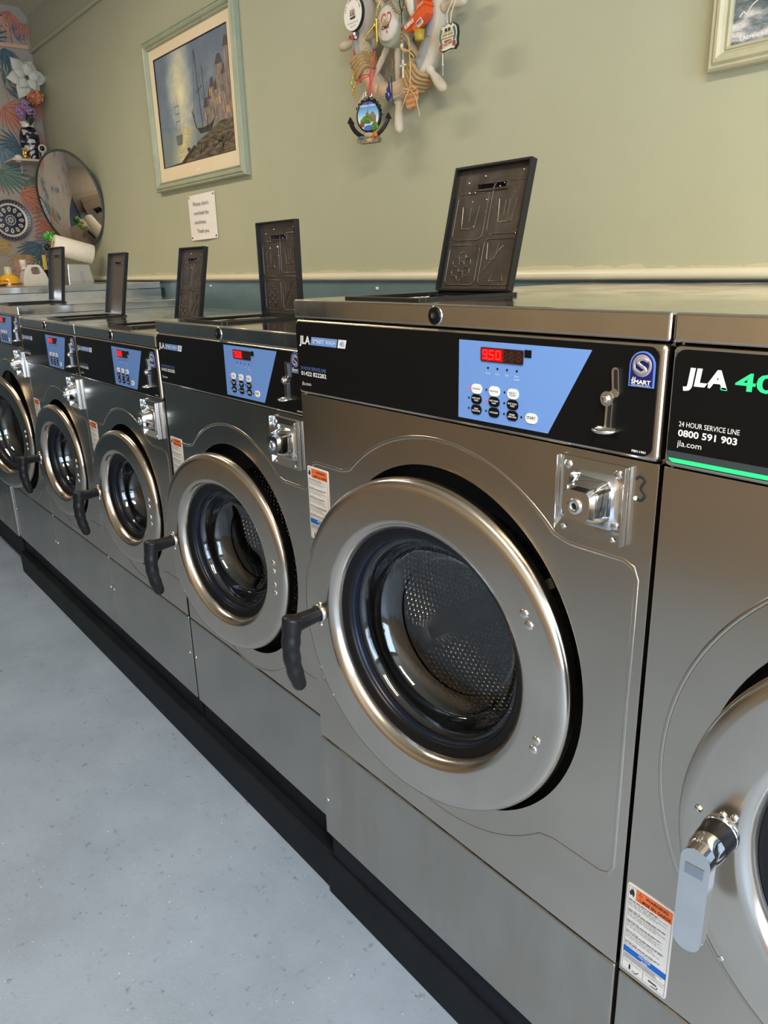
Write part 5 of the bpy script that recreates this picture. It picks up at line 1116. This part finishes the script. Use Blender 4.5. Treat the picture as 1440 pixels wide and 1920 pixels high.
# jug: body below, sloped shoulder with handle arch on the right, spout cap on the left; thin direction is x
o = MB()
outl = [(-.065, 0), (.065, 0), (.070, .01), (.070, .155), (.058, .195), (.030, .243), (.022, .248), (-.028, .248), (-.036, .240), (-.058, .205), (-.070, .155), (-.070, .01)]
hole = [(-.010, .196), (.020, .196), (.030, .200), (.022, .228), (.014, .234), (-.012, .234), (-.020, .226), (-.018, .202)]
def yz_ring(po, ph, x0, x1, m):
    # outline with hole joined by angle around the hole centre
    cy = sum(p_[0] for p_ in ph) / len(ph); cz__ = sum(p_[1] for p_ in ph) / len(ph); n = 48
    def hit(poly, a):
        d = (math.cos(a), math.sin(a)); best = None
        for i in range(len(poly)):
            p1, p2 = poly[i], poly[(i + 1) % len(poly)]; ex, ez = p2[0] - p1[0], p2[1] - p1[1]; den = d[0] * ez - d[1] * ex
            if abs(den) < 1e-12: continue
            tt = ((p1[0] - cy) * ez - (p1[1] - cz__) * ex) / den; uu = ((p1[0] - cy) * d[1] - (p1[1] - cz__) * d[0]) / den
            if tt > 0 and -1e-9 <= uu <= 1 + 1e-9 and (best is None or tt < best): best = tt
        return (cy + d[0] * (best or .01), cz__ + d[1] * (best or .01))
    A = [2 * PI * i / n for i in range(n)] + [math.atan2(p_[1] - cz__, p_[0] - cy) % (2 * PI) for p_ in po]; A = sorted(set(A)); n = len(A)
    I = [hit(ph, a) for a in A]; O = [hit(po, a) for a in A]
    vs = [(x0, *p_) for p_ in I] + [(x0, *p_) for p_ in O] + [(x1, *p_) for p_ in I] + [(x1, *p_) for p_ in O]; fs = []
    for i in range(n):
        j = (i + 1) % n; fs += [(i, n + i, n + j, j), (2 * n + i, 2 * n + j, 3 * n + j, 3 * n + i), (n + i, 3 * n + i, 3 * n + j, n + j), (i, j, 2 * n + j, 2 * n + i)]
    o.add(vs, fs, m)
yz_ring(outl, hole, -.045, .045, PLW); o.build('jug_body', t, bevel=.010, bseg=3, ang=50)
o = MB(); o.lathe([(.0005, .275), (.016, .275), (.018, .270), (.018, .248), (.014, .244), (.014, .225)], PLW, Matrix.Translation((0, -.048, 0)) @ RX, seg=24); o.build('cap', t)
def bottle(x, y, hgt, label, sc=1.0, cap=WHITE):
    t = thing('detergent_bottle', label, 'bottle', (x, y, WTZ), group='detergent bottles'); CL = mat('clear_plastic', (.55, .52, .40), .08, spec=.8)
    k = hgt / .245
    o = MB(); o.lathe([(.0005, 0), (.048 * sc, 0), (.054 * sc, .008), (.055 * sc, .150 * k), (.052 * sc, .178 * k), (.040 * sc, .198 * k), (.022 * sc, .208 * k), (.016 * sc, .214 * k)], mat('bottle_yellow', (.78, .42, .02), .25), RX, seg=32); o.build('bottle_body', t)
    o = MB(); o.lathe([(.0555 * sc, .04), (.0560 * sc, .150 * k), (.0550 * sc, .158 * k)], mat('bottle_label_maroon', (.16, .02, .05), .4), RX, seg=32)
    for i, ch in enumerate('LARGE PACK'):
        a = math.radians(-10 + i * 8.5); o.text(ch, 0, .168 * k, .010, mat('bottle_red', (.55, .04, .02), .4), 0, T=Matrix.Rotation(a, 4, 'Z') @ Matrix.Translation((0, -.0550 * sc, 0)), align='c', bold=.02)
    for i in range(9): a = -.5 + i * .3; o.ball((.0510 * sc * math.cos(a - 1.0), .0510 * sc * math.sin(a - 1.0), .145 * k + .006 * math.sin(i * 2)), (.010, .010, .009), (WHITE, mat('bottle_pink', (.6, .08, .15), .4), mat('bottle_orange', (.8, .25, .02), .4), mat('bottle_purple', (.1, .03, .15), .4))[i % 4], seg=8, ring=6)
    o.build('wrapper', t)
    o = MB(); o.lathe([(.020 * sc, .208 * k), (.021 * sc, .212 * k), (.018 * sc, .250 * k), (.0005, .252 * k)], CL, RX, seg=24); o.build('cap', t); return t
bottle(-4.30, .398, .235, 'yellow detergent bottle reading LARGE PACK in front of the white jug', 1.0)
bottle(-4.38, .315, .250, 'detergent bottle at the left photo edge, behind the LARGE PACK one', .8)
t = thing('paper_towel_dispenser', 'grey metal box with folded seams under the white paper roll', 'dispenser', (-4.19, .745, WTZ))
BX = mat('box_steel', (.50, .49, .45), .28, .9); o = MB()
o.add([(-.055, -.085, 0), (.045, -.085, 0), (.045, .095, 0), (-.055, .095, 0), (-.055, -.070, .250), (.045, -.070, .250), (.045, .055, .245), (-.055, .055, .245)], [(0, 3, 2, 1), (4, 5, 6, 7), (0, 1, 5, 4), (1, 2, 6, 5), (2, 3, 7, 6), (3, 0, 4, 7)], BX); o.build('box_body', t, bevel=.006, bseg=3)
o = MB()
for i in range(9): o.box((.0455, -.010 + .0018 * i, .20 - i * .012), (.047, .010 + .0018 * i, .203 - i * .012), mat('box_ticks', (.2, .2, .18), .4))
o.build('scale_marks', t)
t = thing('drinking_glass', 'clear glass standing left of the grey metal box', 'glass', (-4.19, .625, WTZ)); o = MB(); o.lathe([(.0005, .0), (.026, 0), (.033, .24), (.031, .24), (.025, .006), (.0005, .006)], GLASS, RX, seg=32); o.build('glass_wall', t)
t = thing('paper_roll', 'white paper towel roll lying on top of the grey metal box', 'paper roll', (-4.165, .725, 1.508), (math.radians(-16), 0, math.radians(-4)))
PR = noisy('paper_white', (.78, .74, .64), (.84, .80, .70), 40, .8, bump=.3, bscale=120)
o = MB(); o.lathe([(.020, -.105), (.052, -.105), (.0535, -.103), (.0535, .103), (.052, .105), (.020, .105), (.020, -.105)], PR, None, seg=48); o.build('roll', t)
o = MB(); o.lathe([(.0205, -.1055), (.0185, -.1055), (.0185, .1055), (.0205, .1055)], mat('cardboard', (.4, .28, .17), .8), None, seg=24); o.build('core', t)
t = thing('parrot_ornament', 'green and yellow ornament on a white cord below the mirror', 'ornament', (-4.30, .655, 1.55))
o = MB(); GG = mat('ornament_green', (.08, .42, .03), .4); YY = mat('ornament_yellow', (.55, .38, .05), .4); BK = mat('ornament_black', (.01, .01, .01), .15)
for p_, r_, m_ in (((0, -.02, .035), (.02, .022, .02), GG), ((0, .012, .045), (.02, .018, .024), mat('ornament_dark_green', (.02, .12, .02), .4)), ((.01, .03, .01), (.02, .022, .016), GG), ((0, -.005, -.005), (.018, .02, .018), mat('ornament_brown', (.14, .07, .03), .5)), ((.005, .03, -.025), (.016, .016, .018), YY), ((0, -.03, -.025), (.016, .014, .02), BK), ((.01, -.012, -.045), (.014, .018, .02), YY)): o.ball(p_, r_, m_, seg=12, ring=8)
for i in range(4): petal(o, (.01, -.01, .03), (.8, math.sin(i * 1.6), math.cos(i * 1.6)), .04, .012, GG)
o.build('leafy_body', t); o = MB(); o.tube(spline([(.02, -.02, .06), (.025, 0, .01), (.03, .02, -.06)], 5), .0022, WHITE, seg=6); o.build('cord', t)
t = thing('brush', 'yellow handled brush with black bristles standing behind the soap lid at the far left', 'brush', (-4.30, .60, WTZ))
o = MB(); o.box((-.006, -.010, .10), (.006, .010, .30), YY); o.build('brush_handle', t, bevel=.003); o = MB(); o.box((-.010, -.014, 0), (.010, .014, .22), BK); o.build('bristles', t, bevel=.004)
